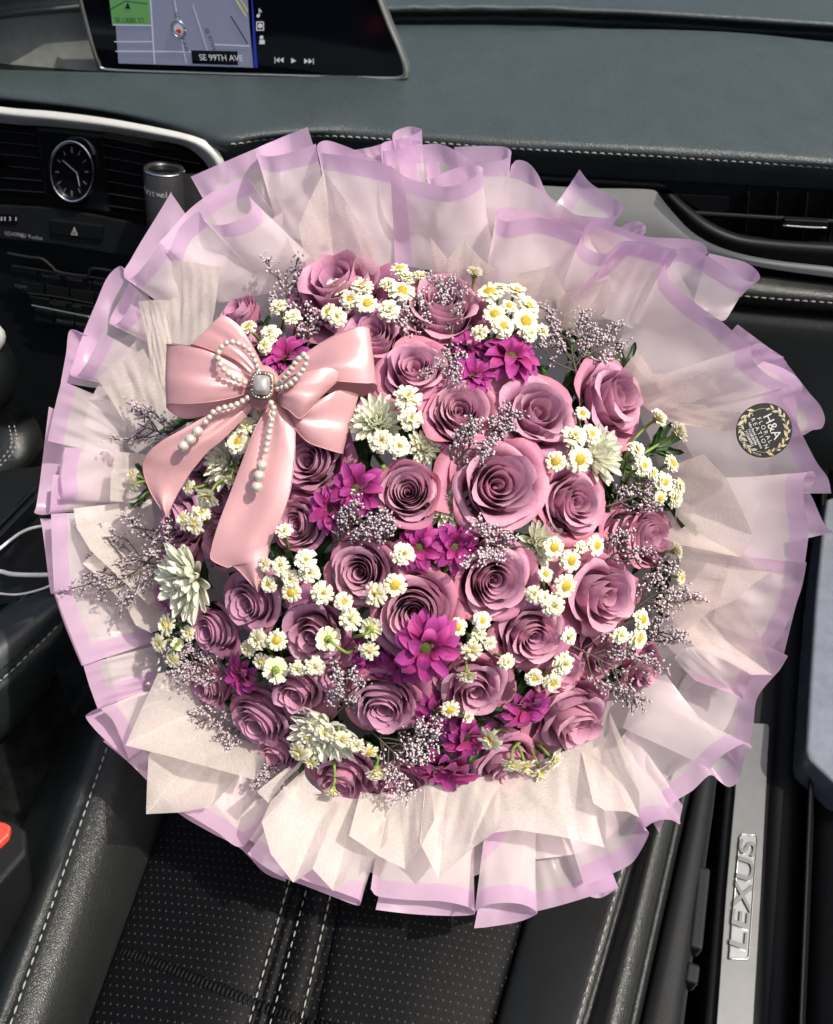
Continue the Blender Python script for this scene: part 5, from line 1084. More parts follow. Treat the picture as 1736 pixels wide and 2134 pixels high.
# white chrysanthemums -----------------------------------------------------
def mum_variant(seed):
    rg = np.random.default_rng(seed); pet = []; protos = []
    for q in range(5):
        W = rg.uniform(.085, .115); cup = rg.uniform(.9, 1.5)
        def fn(u, v):
            wid = W * (.55 + .6 * math.sin(v ** .9 * 2.5))
            if v > .82: wid *= math.sqrt(max(0, 1 - ((v - .82) / .19) ** 2)) + .02
            return (v, wid * u, cup * wid * u * u + .42 * v ** 2.2)
        protos.append(petal_grid(fn, 5, 7))
    for ring in range(7):
        n = [17, 16, 14, 12, 10, 7, 5][ring]; L = [1.0, .92, .80, .66, .52, .40, .30][ring]; up = [-.10, .10, .32, .55, .80, 1.05, 1.3][ring]
        for k in range(n):
            v, f, uv = protos[int(rg.integers(5))]; v = v * np.array([L, 1 - .06 * ring, L * (.8 + .5 * rg.random())]) * rg.uniform(.9, 1.08)
            v = tilt(v, up + rg.uniform(-.12, .12)); v = rotz(v, (k + .37 * ring) * 2 * math.pi / n + rg.uniform(-.12, .12)); v[:, 2] += .03 * ring
            pet.append(mesh('petal', v, f, uv, MAT['white'] if ring < 5 else MAT['whitegreen']))
    return pet
MUMS = [mum_variant(5), mum_variant(9)]
for k, (x, y, r, lift, tx, ty, va, lab) in enumerate([
 (788, 884, 62, -.1, 0, .1, 0, 'white chrysanthemum behind the white daisies right of the bow'),
 (1236, 950, 66, -.2, .2, 0, 1, 'white chrysanthemum below the tall upper right rose'),
 (932, 1058, 52, -.6, 0, 0, 0, 'white chrysanthemum tucked between the tight rose and largest rose'),
 (404, 1204, 84, .8, -.02, -.12, 1, 'large white chrysanthemum at the left rim facing outward'),
 (1118, 1132, 52, -.5, .1, 0, 0, 'white chrysanthemum behind statice right of the centre'),
 (684, 1512, 80, -.2, -.1, -.05, 1, 'white chrysanthemum at the bottom left under the veined rose'),
 (478, 966, 58, -.6, -.1, 0, 0, 'white chrysanthemum between the two ribbon tails'),
 (884, 934, 40, -.9, 0, 0, 1, 'small white chrysanthemum left of the statice sprig, under the deep pink rose')]):
    d = dome(x, y) - lift / 100.0; rg = np.random.default_rng(500 + k); s = r / FPX * d
    flower('white_chrysanthemum', lab, 'chrysanthemum', 'white chrysanthemums', P(x, y, d + .006), facing(x, y, tx, ty), rg.uniform(0, 6.28), s, MUMS[va])

# feverfew (small double daisies) -------------------------------------------
def fever_variant(seed, big, closed=False):
    rg = np.random.default_rng(seed); mb = MB()
    rings = [(15, 1.0, .00, -.06), (14, .94, .24, .0), (12, .82, .50, .04), (9, .66, .82, .08)] if not closed else [(15, 1.0, .50, -.05), (14, .95, .72, .0), (12, .86, .95, .05), (9, .7, 1.2, .1)]
    if big: rings = rings[:3]
    if seed > 7: rings = rings[:2] + rings[3:]
    for ring, (n, L, up, z) in enumerate(rings):
        for k in range(n):
            W = .165 * rg.uniform(.8, 1.2); LL = L * rg.uniform(.84, 1.08); nt_ = rg.uniform(.02, .07); cu = rg.uniform(-.25, .1)
            def fn(u, v):
                wid = W * (.45 + .75 * v ** .7) * (1 if v < .9 else .80)
                return (.12 + LL * v - .12 * v + nt_ * math.cos(u * 5) * (v > .95) * .6, wid * u, .10 * math.sin(v * 2.6) + cu * v * v * .6 - .05 * u * u)
            v, f, uv = petal_grid(fn, 4, 5)
            v = tilt(v, up + rg.uniform(-.16, .16)); v = rotz(v, (k + .5 * ring) * 2 * math.pi / n + rg.uniform(-.16, .16)); v[:, 2] += z; mb.add(v, f, uv)
    pet = mb.me('flower_head', MAT['small'])
    r0 = .40 if big else .24
    mb = MB().sphere((0, 0, .06), r0, 14, 8, scale=(1, 1, .6))
    m_ = 80 if big else 40
    for i in range(m_):
        a = i * 2.39996; r = r0 * 1.0 * math.sqrt((i + .5) / m_); c = np.array([r * math.cos(a), r * math.sin(a), .06 + .6 * math.sqrt(max(0, r0 ** 2 - r * r))])
        mb.tube([c, c + norm(c + np.array([0, 0, .1])) * .085], [.026, .020], 5)
    cen = mb.me('centre', MAT['pollen'])
    mb = MB().sphere((0, 0, -.10), .30, 14, 8, scale=(1, 1, .7))
    for k in range(14):
        a = k * 2 * math.pi / 14; c, s = math.cos(a), math.sin(a); mb.add([(.18 * c - .05 * s, .18 * s + .05 * c, -.24), (.18 * c + .05 * s, .18 * s - .05 * c, -.24), (.36 * c, .36 * s, -.04)], [(0, 1, 2)])
    return pet, cen, mb.me('calyx', MAT['stem'])
FEV = dict(d=[fever_variant(1, False), fever_variant(2, False), fever_variant(8, False), fever_variant(12, False)], y=[fever_variant(3, True), fever_variant(4, True), fever_variant(9, True), fever_variant(14, True), fever_variant(5, False)], c=[fever_variant(6, False, True), fever_variant(13, False, True)])
leafme = None
def leaf_mesh():
    mb = MB()
    for s_, a, L in [(0, 0, 1), (1, .8, .6), (-1, -.8, .6), (1, .55, .75), (-1, -.55, .75)]:
        def fn(u, v): return (L * v, .13 * L * math.sin(v * math.pi) ** .7 * u * (1 + .25 * math.sin(v * 16)), .10 * v * v + .08 * u * u)
        v, f, uv = petal_grid(fn, 5, 9); v = rotz(v, a); v[:, 0] += 0 if abs(a) < .1 else .25 * (1 - abs(a) * .3); mb.add(v, f, uv)
    return mb.me('leaf', MAT['leaf'])
leafme = leaf_mesh()
SP = [
 ('white feverfew spray over the large top left rose', (790, 640), [(700, 600, 25, 'd', -.3, .5), (754, 598, 27, 'y', 0, .4), (729, 625, 26, 'y', 0, -.3), (765, 633, 25, 'y', .2, -.1), (811, 647, 28, 'y', 0, -.2), (838, 607, 28, 'y', .2, .1), (808, 593, 26, 'd', 0, .3), (833, 561, 25, 'y', 0, .5), (848, 579, 25, 'd', .3, .5), (876, 576, 22, 'y', .4, .5), (685, 651, 23, 'y', -.4, 0), (702, 662, 25, 'd', .1, -.4)]),
 ('dense feverfew cluster at the top right of the flowers', (1060, 700), [(1020, 610, 27, 'y', -.2, .3), (1041, 602, 22, 'y', 0, .6), (1076, 607, 26, 'y', .2, .4), (1100, 640, 27, 'y', .3, .1), (1031, 656, 27, 'y', -.1, .0), (1094, 671, 30, 'y', .1, -.2), (1047, 681, 27, 'y', 0, -.2), (1000, 693, 22, 'd', -.4, 0), (1060, 638, 22, 'y', 0, 0), (1130, 690, 22, 'd', .5, 0), (1104, 696, 20, 'd', .2, -.4)]),
 ('single closed feverfew head standing tall at the top', (998, 660), [(988, 574, 19, 'c', .0, .8)]),
 ('full white feverfew heads right of the bow', (830, 900), [(850, 829, 33, 'd', 0, .2), (856, 873, 33, 'd', .1, 0), (795, 920, 33, 'd', -.1, -.1), (830, 930, 28, 'd', .2, -.2)]),
 ('feverfew spray over the white bloom below the tall upper right rose', (1225, 960), [(1230, 906, 26, 'y', .2, .2), (1195, 911, 27, 'd', -.1, .3), (1158, 962, 25, 'y', -.4, -.1), (1207, 958, 27, 'y', .0, -.2), (1214, 862, 19, 'y', 0, .3)]),
 ('feverfew spray reaching out at the right rim under the two closed heads', (1300, 1030), [(1326, 938, 22, 'y', .2, .4), (1339, 972, 24, 'y', .2, .2), (1360, 987, 22, 'y', .3, .1), (1400, 966, 25, 'y', .4, .3), (1382, 1006, 27, 'y', .2, -.1), (1413, 1016, 22, 'd', .5, 0), (1406, 1038, 22, 'd', .4, -.3), (1374, 1038, 22, 'y', .1, -.4)]),
 ('two closed feverfew heads on long stems at the right', (1290, 970), [(1367, 874, 21, 'c', .5, .6), (1408, 904, 22, 'c', .5, .5)]),
 ('feverfew spray under the rose with the folded heart', (1190, 1180), [(1154, 1141, 26, 'y', 0, 0), (1189, 1168, 27, 'y', .1, -.1), (1242, 1137, 27, 'y', .3, .1), (1211, 1140, 19, 'd', 0, .2)]),
 ('feverfew spray between the lower spiral rose and the pale pink tipped rose', (1140, 1240), [(1178, 1221, 27, 'y', .1, -.2), (1152, 1262, 27, 'y', 0, -.1), (1112, 1238, 22, 'd', -.3, 0), (1133, 1246, 19, 'd', 0, .2), (1137, 1197, 18, 'y', 0, .4)]),
 ('three feverfew heads right of the spiral hearted rose', (830, 1210), [(840, 1155, 27, 'y', .1, .1), (823, 1219, 30, 'y', .1, 0), (783, 1238, 26, 'd', -.3, 0)]),
 ('loose feverfew spray right of the bright magenta daisy', (1000, 1340), [(953, 1307, 20, 'y', -.1, .2), (1004, 1293, 23, 'y', .1, .2), (997, 1322, 22, 'd', 0, 0), (1020, 1341, 19, 'd', .2, -.2), (983, 1355, 25, 'd', 0, -.3), (973, 1401, 26, 'c', 0, -.9), (1055, 1379, 21, 'd', .4, -.2)]),
 ('feverfew heads below the cupped dusty rose', (1140, 1400), [(1172, 1383, 27, 'y', .2, 0), (1112, 1412, 27, 'y', -.1, -.1), (1150, 1421, 24, 'y', .1, -.3), (1186, 1326, 19, 'd', .3, .2)]),
 ('three feverfew heads at the right rim by the fine statice', (1310, 1330), [(1338, 1290, 27, 'y', .3, .2), (1328, 1330, 25, 'y', .2, -.1), (1292, 1324, 24, 'd', -.2, 0)]),
 ('two stray feverfew heads hanging out over the right tissue', (1370, 1190), [(1405, 1149, 17, 'c', .6, .3), (1419, 1203, 20, 'y', .6, 0)]),
 ('feverfew head and bud left of the drooping magenta daisy', (960, 1490), [(938, 1478, 26, 'y', 0, -.1), (973, 1493, 13, 'c', .5, 0)]),
 ('backward turned feverfew on curved green stems at the bottom right', (1090, 1530), [(1022, 1540, 30, 'd', -1.1, -.3), (1066, 1590, 29, 'd', -.4, -1.0), (1094, 1596, 29, 'd', .2, -1.1), (1152, 1584, 29, 'd', .9, -.8), (1124, 1610, 30, 'd', .1, -1.0)]),
 ('feverfew heads with green stems at the bottom left rim', (690, 1560), [(624, 1566, 25, 'd', -.5, -.3), (650, 1588, 25, 'd', -.3, -.6), (656, 1510, 22, 'd', -.3, .1), (678, 1527, 24, 'd', 0, 0), (712, 1540, 23, 'd', .2, -.2), (642, 1536, 20, 'd', -.4, 0), (694, 1644, 20, 'c', -.1, -1.2), (770, 1566, 23, 'y', .2, -.2), (785, 1603, 22, 'c', .2, -1.0), (742, 1552, 20, 'd', .2, 0)]),
 ('crowded feverfew cluster right of the long ribbon tail tip', (620, 1220), [(561, 1217, 24, 'y', -.3, 0), (584, 1180, 24, 'd', -.1, .2), (637, 1168, 26, 'y', .1, .3), (645, 1194, 27, 'y', .1, .1), (606, 1207, 26, 'd', 0, 0), (608, 1234, 25, 'y', 0, -.2), (672, 1236, 28, 'y', .2, -.1), (553, 1176, 20, 'd', -.4, .2), (716, 1254, 20, 'y', .3, 0)]),
 ('small lone feverfew head beside the right edge of the long tail', (590, 1150), [(592, 1106, 20, 'd', .2, .6)]),
 ('feverfew cluster below the dusky rose under the ribbon tip', (590, 1380), [(538, 1332, 25, 'd', -.3, .1), (577, 1334, 25, 'y', .1, .1), (517, 1352, 22, 'd', -.5, 0), (545, 1379, 24, 'd', -.3, -.1), (575, 1396, 28, 'b', 0, -.2), (620, 1394, 24, 'y', .1, -.2), (656, 1389, 22, 'y', .3, -.1)]),
 ('backward turned feverfew heads across the dusky centre left rose', (750, 1330), [(730, 1292, 28, 'd', -.1, .3), (773, 1310, 27, 'b', .3, .1), (683, 1331, 27, 'b', -.4, 0), (769, 1356, 28, 'd', .1, -.3)]),
 ('shaded feverfew cluster at the left rim above dark statice', (370, 1340), [(348, 1302, 24, 'd', -.3, .2), (333, 1340, 24, 'd', -.4, 0), (361, 1374, 25, 'd', -.2, -.3), (370, 1342, 18, 'b', 0, 0), (392, 1320, 18, 'd', 0, .2)]),
 ('feverfew spray between the two ribbon tails', (480, 1000), [(498, 922, 32, 'y', .1, .1), (437, 1030, 24, 'c', -.1, -1.1), (392, 1014, 18, 'y', -.3, 0), (480, 995, 15, 'c', 0, -1.2), (513, 888, 22, 'd', .1, .3), (541, 862, 18, 'd', .1, .3)]),
 ('lone feverfew stalk lying on the tissue at the far left', (330, 1030), [(278, 990, 21, 'd', -.5, .3), (280, 1008, 18, 'd', -.4, -.4)]),
 ('feverfew heads on curved stems at the left of the long ribbon tail', (420, 1130), [(384, 1084, 22, 'd', -.3, .2), (405, 1093, 22, 'd', .0, -.4), (420, 1067, 21, 'd', .2, .4)]),
 ('feverfew heads behind the upper left bow loop', (560, 710), [(518, 683, 24, 'y', -.2, .2), (563, 697, 23, 'y', .0, 0), (581, 640, 22, 'd', -.1, .4), (610, 661, 21, 'd', .1, .2), (552, 722, 18, 'd', 0, -.3)]),
 ('tiny feverfew heads below the large white bloom at the left', (400, 1180), [(362, 1236, 17, 'd', -.3, -.3), (352, 1226, 14, 'd', -.4, 0)]),
]
STICK = {'single closed feverfew head standing tall at the top', 'two closed feverfew heads on long stems at the right'}
for k, (lab, root, heads) in enumerate(SP):
    rg = np.random.default_rng(700 + k); rt_ = P(root[0], root[1], dome(*root) + .045)
    t = thing('feverfew_spray', lab, 'feverfew', rt_, 'feverfew sprays of the bouquet')
    mb = MB()
    for (x, y, r, kind, tx, ty) in heads:
        d = dome(x, y) - .012 - rg.uniform(0, .007); n = facing(x, y, tx, ty, 30)
        back = kind == 'b'
        if back: n = norm(-n * .55 + (NN * .0) + UP * .2 + tx * RT)
        if back: n = norm(-NN * .8 + tx * RT + ty * UP + UP * .15)
        var = FEV['d' if back else kind]; pet, cen, cal = var[int(rg.integers(len(var)))]
        s = r / FPX * d * (.93 if kind != 'c' else 1.12) * rg.uniform(.82, 1.12); pos = P(x, y, d)
        h = bpy.data.objects.new('flower_head', pet); COL.objects.link(h); h.parent = t; h.matrix_parent_inverse = t.matrix_basis.inverted()
        place(h, pos, n, rg.uniform(0, 6.28), s * rg.uniform(.95, 1.05))
        for nm, me in (('centre', cen), ('calyx', cal)): link(nm, me, h, keep=False)
        b0 = pos - n * s * .25; mid = (b0 + rt_) / 2 - n * .010 + NN * (.012 if back or kind == 'c' else .002) + rg.normal(0, .003, 3)
        p1 = b0 - n * s * .9
        mb.tube(crom([b0, p1, mid, rt_], 16), np.linspace(.0011, .0015, 16), 6)
    mb.obj('stem', MAT['stem'], t)
    for q in range(2):
        l = link('leaf', leafme, t); n = facing(root[0], root[1], rg.normal(0, .4), rg.normal(0, .4)); place(l, rt_ + NN * .018 + rg.normal(0, .006, 3), n, rg.uniform(0, 6.28), .017)

# statice sprigs -------------------------------------------------------------
def statice(lab, base, tip, width, nb, dens, lift=1.2, lift2=None):
    seed = int(base[0] * 3 + base[1] * 7 + tip[0]); rg = np.random.default_rng(seed)
    lift2 = lift if lift2 is None else lift2
    b = P(base[0], base[1], dome(*base) - lift / 100 + .02); e = P(tip[0], tip[1], dome(*tip) - lift2 / 100)
    t = thing('statice_sprig', lab, 'statice', b, 'statice sprigs of the bouquet')
    ax = norm(e - b); L = np.linalg.norm(e - b); sd = norm(np.cross(ax, NN)); W = width / FPX * .62
    tw, bl = MB(), MB()
    main = crom([b, b + ax * L * .5 + sd * rg.normal(0, .06) * L, e], 14); tw.tube(main, np.linspace(.0009, .0005, 14), 5)
    tips = [(main[-1], ax)]
    for i in range(nb):
        q = .25 + .72 * (i + rg.random() * .6) / nb; s0 = main[min(int(q * 13), 13)]; side = 1 if i % 2 else -1
        dr = norm(ax * rg.uniform(.5, 1.0) + sd * side * rg.uniform(.5, 1.0) + NN * rg.uniform(-.15, .35)); l = W * rg.uniform(.55, 1.0) * (1.15 - .5 * abs(q - .6))
        br = crom([s0, s0 + dr * l * .55, s0 + norm(dr + ax * .5) * l], 8); tw.tube(br, np.linspace(.0006, .0004, 8), 4)
        tips.append((br[-1], norm(dr + ax * .3)))
        for j in (3, 5, 6):
            d2 = norm(dr + sd * rg.normal(0, .7) + NN * rg.normal(.1, .35) + ax * .3); p2 = br[j] + d2 * l * rg.uniform(.18, .38); tw.tube([br[j], (br[j] + p2) / 2, p2], .0004, 4); tips.append((p2, d2))
    for (p, d) in tips:
        for i in range(dens):
            dd = norm(d + rg.normal(0, .55, 3) + NN * .25); c = p - d * rg.uniform(0, .010) + rg.normal(0, .0017, 3); h = rg.uniform(.0019, .0032); r = h * rg.uniform(.24, .34)
            bl.tube([c, c + dd * h * .45, c + dd * h * .8, c + dd * h], [r * .4, r * .8, r * 1.1, r * .45], 5, uvv=[0, .35, .7, 1])
    tw.obj('stem', MAT['twig'], t); o = bl.obj('blossoms', MAT['bud'], t); o['kind'] = 'stuff'
    return t
for a in [
 ('upright statice sprig left of the large top left rose', (592, 690), (598, 562), 70, 8, 6),
 ('short statice sprig left of the uppermost mauve roses, above the magenta daisy', (640, 730), (632, 672), 60, 6, 7, .6),
 ('slender statice sprig crossing the top centre rose', (940, 716), (916, 580), 52, 9, 7, 1.6),
 ('dark statice tuft left of the top centre rose', (866, 730), (858, 656), 64, 7, 8, .6),
 ('statice sprig dropping between the top centre rose and the open magenta daisy', (944, 700), (930, 786), 60, 7, 6, 1.2),
 ('broad statice sprig left of the tall upper right rose', (1206, 800), (1186, 684), 104, 11, 9, 1.0),
 ('statice branch reaching right above the tall upper right rose', (1180, 760), (1284, 702), 60, 7, 8, .8),
 ('dense statice sprig above the largest rose', (924, 978), (986, 918), 76, 10, 8, 1.8),
 ('narrow statice tip between the deep pink and the pale rose', (1000, 920), (1070, 862), 40, 6, 6, 1.8),
 ('dark statice sprig at the left rim under the bow', (404, 912), (288, 884), 86, 10, 8, .8),
 ('statice sprig at the right rim below the feverfew', (1262, 1056), (1356, 1024), 60, 8, 7, 1.0),
 ('statice sprig just above the spiral hearted rose', (690, 1150), (752, 1072), 70, 9, 8, 1.6),
 ('small statice sprig left of the dark centred magenta daisies', (806, 1140), (790, 1092), 48, 6, 7, 1.2),
 ('statice sprig on the upper right of the lower spiral rose', (1100, 1140), (1010, 1132), 80, 9, 9, 1.8),
 ('thin statice sprig beside the feverfew under the folded heart rose', (1256, 1180), (1312, 1134), 60, 7, 5, 1.2),
 ('wide airy statice sprig over the tissue at the far left', (350, 1180), (182, 1158), 130, 12, 6, 1.6, 2.4),
 ('statice branch hanging left of the large white bloom', (352, 1130), (246, 1220), 90, 10, 6, 1.4, 2.0),
 ('pale statice tips above the large white bloom', (352, 1190), (318, 1100), 80, 9, 7, 1.4),
 ('statice sprig at the right rim below the pink lilac rose', (1310, 1280), (1388, 1226), 92, 11, 8, 1.0),
 ('large loose statice sprig at the lower right', (1180, 1340), (1310, 1410), 110, 12, 8, 1.2),
 ('statice sprig at the lower right rim', (1340, 1340), (1384, 1316), 62, 8, 7, 1.0),
 ('dark statice sprig at the lower left rim', (500, 1410), (374, 1374), 66, 10, 9, .9),
 ('statice twig lying on the lower left tissue', (508, 1478), (398, 1512), 56, 7, 6, .2, .6),
 ('shorter statice twig pointing down on the lower left tissue', (508, 1500), (464, 1550), 40, 5, 5, .2, .6),
 ('statice sprig left of the veined rose', (690, 1500), (710, 1400), 60, 9, 9, 1.6),
 ('statice sprig at the bottom among hanging feverfew', (770, 1520), (846, 1590), 96, 11, 8, 1.2),
 ('shaded statice sprig at the bottom left rim', (596, 1560), (570, 1650), 62, 8, 8, .6),
 ('small dark statice tuft right of the veined rose', (890, 1560), (884, 1506), 44, 6, 8, 1.0),
 ('statice sprig at the bottom right rim over the tissue', (1160, 1540), (1206, 1600), 80, 8, 7, .8),
 ('lowest statice twig hanging over the bottom right tissue', (1104, 1590), (1138, 1682), 50, 6, 6, .6, 1.0),
]: statice(*a)

# dark foliage filling the gaps between the heads
mb = MB(); rg = np.random.default_rng(3)
lv = np.array([v.co for v in leafme.vertices]); lf = [tuple(p.vertices) for p in leafme.polygons]
for i in range(170):
    a, r = rg.uniform(0, 6.28), BR * math.sqrt(rg.random()) * .97; x, y = BC[0] + r * math.cos(a), BC[1] + r * math.sin(a)
    n = facing(x, y, rg.normal(0, .4), rg.normal(0, .4)); X, Y, Z_ = frame_to(n, rg.uniform(0, 6.28)); s = rg.uniform(.03, .05)
    mb.add(P(x, y, dome(x, y) + rg.uniform(.030, .05)) + s * (lv @ np.stack([X, Y, Z_])), lf)
o = mb.obj('foliage', MAT['leaf']); tag(o, 'dark green foliage filling the gaps beneath the blooms', 'foliage', kind='stuff')
mb = MB()
for i in range(60):
    a = i * 2.39996; r = 60 * math.sqrt(i / 60); x, y = BC[0] + 22 + r * math.cos(a), BC[1] - 8 + r * math.sin(a); q = BR * .8 * math.sqrt(i / 60)
    mb.tube(crom([P(BC[0] + q * math.cos(a), BC[1] + q * math.sin(a), dome(BC[0] + q * math.cos(a), BC[1] + q * math.sin(a)) + .03), P(x, y, .90), P(x, y, 1.02)], 12), .0022, 6)
o = mb.obj('stems', MAT['stem']); tag(o, 'bundle of green flower stems gathered inside the wrap', 'stems', kind='stuff')

# ------------------------------------------------------------------ satin bow with pearls
BOWD = .628
def kp(q, base=BOWD, fr='K'):
    ox, oy, s = FR[fr]; return P(ox + q[0] * s, oy + q[1] * s, base - (q[2] if len(q) > 2 else 0) / 100.0)
bow = thing('satin_bow', 'pink satin ribbon bow pinned to the left of the flowers', 'bow', kp((795, 785, 0)))
def ribbon(name, ea, eb, n=60, m=12, belly=0.0, end=None, tail=False):
    A, B = crom([kp(q) for q in ea], n), crom([kp(q) for q in eb], n)
    t = np.linspace(0, 1, m)[None, :, None]; g = A[:, None] * (1 - t) + B[:, None] * t
    g = g + NN * (np.sin(math.pi * t) * belly / 100)
    mid = (A + B) / 2; sl_ = np.r_[0, np.cumsum(np.linalg.norm(np.diff(mid, axis=0), axis=1))][:, None, None]
    g = g + NN * ((2 / math.pi * np.arcsin(np.sin(t * math.pi * 6.5 + 1.0))) * .0016 * np.exp(-sl_ / .022) + np.sin(t * math.pi * 3 + .4) * .0012 * np.exp(-np.abs(sl_ - .03) / .03))
    if tail:                                              # swallow-tail end
        w = np.linalg.norm(B[-1] - A[-1])
        for j in range(m):
            tt = j / (m - 1); cut = (1 - abs(tt - tail) / max(tail, 1 - tail)) * .0
    ph = RNG.uniform(0, 6.28, 3)
    g = g + NN * ((np.sin(sl_ / .017 + t * 4 + ph[0]) * .5 + np.sin(sl_ / .009 - t * 6 + ph[1]) * .25 + np.sin(t * 9 + sl_ / .03 + ph[2]) * .35) * .0013)
    s = np.r_[0, np.cumsum(np.linalg.norm(np.diff((A + B) / 2, axis=0), axis=1))]
    w = np.linalg.norm(A - B, axis=1).mean()
    uv = np.stack([np.repeat(s, m), np.tile(np.linspace(0, w, m), n)], 1)
    v, f = grid(g)
    # thickness
    o = link(name, mesh(name, v, f, uv, MAT['satin']), bow)
    ed = MB().tube(A, .00030, 5).tube(B, .00030, 5); ed.obj('selvedge', MAT['satin'], o); return o
# upper left loop (behind): out to the fold, back under the front loop
ribbon('bow_loop', [(760, 740, .6), (640, 640, .9), (500, 580, 1.0), (384, 545, .6), (420, 600, -.4), (560, 700, -.6), (720, 780, -.3)],
       [(812, 706, .6), (740, 560, 1.0), (660, 440, 1.2), (560, 377, .9), (600, 470, -.3), (680, 620, -.6), (770, 760, -.3)], 90, belly=0.18)
# big left loop (front) turning at the left edge
ribbon('bow_loop', [(770, 760, 1.2), (640, 668, 2.2), (480, 588, 2.6), (340, 556, 2.3), (248, 545, 1.4), (250, 556, .4), (340, 600, -.2), (560, 690, -.2), (740, 770, .2)],
       [(740, 815, 1.2), (640, 850, 2.0), (500, 878, 2.4), (360, 890, 2.1), (248, 888, 1.3), (258, 930, .4), (360, 975, -.2), (560, 930, -.2), (740, 850, .2)], 110, m=16, belly=0.23)
# right upper loop
ribbon('bow_loop', [(860, 760, .6), (960, 670, 1.0), (1060, 588, 1.4), (1200, 500, 1.8), (1330, 448, 1.9), (1400, 448, 1.5), (1416, 470, .6), (1380, 530, -.3), (1200, 640, -.5), (900, 790, -.2)],
       [(880, 800, .6), (990, 760, 1.2), (1110, 745, 1.9), (1250, 760, 2.5), (1380, 770, 2.4), (1445, 772, 1.8), (1456, 805, .8), (1385, 845, -.2), (1240, 830, -.6), (900, 830, -.3)], 110, m=16, belly=0.14)
# right front loop
ribbon('bow_loop', [(868, 812, 1.4), (950, 740, 2.2), (1060, 695, 2.8), (1190, 684, 2.8), (1262, 738, 2.0), (1200, 740, 1.2), (1040, 790, 1.0), (880, 840, .8)],
       [(880, 860, 1.4), (905, 900, 2.2), (950, 930, 2.6), (1018, 974, 2.6), (1100, 880, 2.0), (1060, 880, 1.2), (960, 860, 1.0), (890, 850, .8)], 90, belly=0.32)
# right lower loop
ribbon('bow_loop', [(872, 850, .8), (960, 910, 1.6), (1060, 900, 2.0), (1180, 838, 2.0), (1250, 814, 1.6), (1352, 840, .8), (1300, 860, .0), (1100, 880, -.2), (890, 850, .0)],
       [(862, 880, .8), (950, 965, 1.4), (990, 1040, 1.8), (1060, 1112, 1.9), (1160, 1150, 1.7), (1260, 1176, .9), (1220, 1130, .0), (1080, 1020, -.2), (880, 880, .0)], 90, m=14, belly=0.18)
# tails
ribbon('bow_tail', [(740, 830, .6), (600, 918, 1.2), (480, 960, 1.4), (350, 1030, 1.5), (210, 1110, 1.5), (130, 1180, 1.2), (104, 1262, .6), (138, 1380, .2), (190, 1470, .0), (244, 1545, -.1)],
       [(775, 860, .6), (745, 910, 1.0), (650, 1010, 1.2), (560, 1100, 1.2), (480, 1165, 1.0), (420, 1235, .7), (370, 1300, .4), (310, 1400, .1), (270, 1480, .0), (246, 1546, -.1)], 100, m=14, belly=0.16)
ribbon('bow_tail', [(810, 850, .8), (835, 895, 1.2), (780, 985, 1.6), (730, 1085, 1.8), (680, 1220, 1.8), (605, 1420, 1.7), (540, 1590, 1.5), (503, 1720, 1.3), (500, 1790, 1.2), (590, 1836, 1.1), (640, 1838, 1.0), (768, 1975, .8)],
       [(835, 850, .8), (900, 885, 1.2), (975, 1000, 1.6), (984, 1110, 1.8), (980, 1220, 1.8), (955, 1400, 1.7), (895, 1570, 1.5), (850, 1680, 1.3), (836, 1720, 1.2), (815, 1830, 1.1), (800, 1880, 1.0), (772, 1978, .8)], 120, m=16, belly=0.18)
kn = MB().sphere(kp((800, 800, 1.0)), .0125, 20, 12, ax=[RT, UP, NN], scale=(1.0, 1.3, .7)); kn.obj('knot', MAT['satin'], bow)

# brooch
br = thing('pearl_brooch', 'square pearl brooch framed with rhinestones at the knot of the bow', 'brooch', kp((795, 785, 2.6)))
C0 = kp((795, 785, 2.6)); PX = FR['K'][2] / FPX * (BOWD - .026)
bx_, by_ = norm(RT - .06 * UP), norm(UP + .06 * RT)
def sq(a, k=4.0): c, s = math.cos(a), math.sin(a); return np.sign(c) * abs(c) ** (2 / k), np.sign(s) * abs(s) ** (2 / k)
def sring(rx, ry, z, n=48, k=3.6): return np.array([C0 + bx_ * rx * PX * sq(a, k)[0] + by_ * ry * PX * sq(a, k)[1] + NN * z for a in np.linspace(0, 2 * math.pi, n, endpoint=False)])
v, f = grid(np.stack([sring(1, 1, -.003), sring(66, 80, -.003), sring(70, 84, 0), sring(66, 80, .0015), sring(50, 62, .0015), sring(50, 62, -.001)]), True)
link('setting', mesh('setting', v, f, None, MAT['gold']), br)
v, f = grid(np.stack([sring(50, 60, .001), sring(49, 58, .0035), sring(42, 50, .0058), sring(28, 34, .0072), sring(10, 12, .0078), sring(.5, .5, .0079)]), True)
link('square_pearl', mesh('square_pearl', v, f, None, MAT['bigpearl']), br)
for i in range(22):
    a = i * 2 * math.pi / 22; x, y = sq(a, 3.0); link('rhinestone', MB().sphere(C0 + bx_ * 58 * PX * x + by_ * 70 * PX * y + NN * .002, 8.2 * PX, 6, 4, ax=[bx_, by_, NN], scale=(1, 1, .7)).me('rhinestone', MAT['stone'], False), br)
mb = MB()
for i in range(48):
    a = i * 2 * math.pi / 48; x, y = sq(a, 3.2); mb.sphere(C0 + bx_ * 67 * PX * x + by_ * 81 * PX * y + NN * .0008, 3.6 * PX, 6, 4)
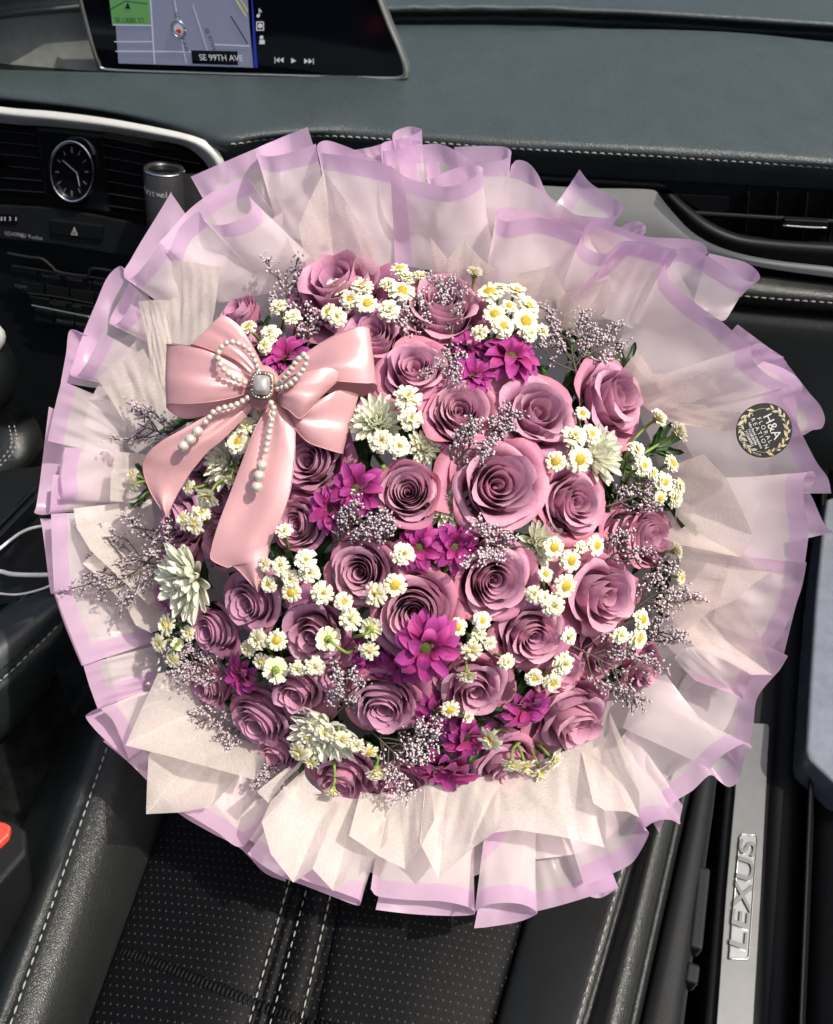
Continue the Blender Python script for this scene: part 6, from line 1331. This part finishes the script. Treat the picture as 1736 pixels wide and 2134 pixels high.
o = mb.obj('beaded_edge', MAT['gold'], br); o['kind'] = 'stuff'

# pearl strings
def pearls(label, path, r, bigs=()):
    t = thing('pearl_string', label, 'pearls', kp(path[0]), 'pearl strings on the bow')
    P_ = crom([kp(q) for q in path], 400); s = np.r_[0, np.cumsum(np.linalg.norm(np.diff(P_, axis=0), axis=1))]
    q = 0.0; R_ = r * PX
    base = MB().sphere((0, 0, 0), 1.0, 20, 12).me('pearl', MAT['pearl'])
    def put(c, rr):
        o = link('pearl', base, t); o.matrix_basis = Matrix.Translation(Vector([float(x) for x in c])) @ Matrix.Scale(float(rr), 4)
    while q <= s[-1]:
        put([np.interp(q, s, P_[:, k]) for k in range(3)], R_ * random.uniform(.94, 1.04)); q += R_ * 1.98
    for b in bigs: put(kp(b), 33 * PX)
    MB().tube(P_[::8], .00025, 4).obj('thread', MAT['pearl'], t)
pearls('pearl loop standing up over the left bow loop', [(770, 700, 2.6), (752, 640, 3.2), (720, 580, 3.6), (670, 548, 3.7), (615, 532, 3.7), (570, 550, 3.6), (542, 595, 3.5), (545, 650, 3.5), (580, 700, 3.4), (640, 745, 3.0), (705, 772, 2.6)], 18)
pearls('pearl loop standing up right of the brooch', [(875, 780, 2.4), (905, 758, 3.0), (950, 705, 3.6), (1000, 635, 4.0), (1045, 603, 4.0), (1050, 640, 3.9), (1030, 690, 3.7), (990, 742, 3.5), (940, 785, 3.2), (885, 803, 2.6)], 18)
pearls('pearl string slanting down over the short ribbon tail', [(710, 856, 2.3), (640, 896, 2.2), (575, 912, 2.3), (515, 935, 2.4), (480, 978, 2.3), (444, 1015, 2.2)], 18.5, [(419, 1050, 2.3), (378, 1096, 2.3), (338, 1134, 2.3)])
pearls('pearl string hanging down the long ribbon tail', [(845, 885, 2.6), (862, 925, 2.8), (852, 975, 2.8), (840, 1025, 2.9), (832, 1070, 2.9), (822, 1125, 2.9), (808, 1195, 2.9)], 18.5, [(792, 1246, 3.0), (775, 1306, 3.0), (763, 1370, 2.9)])
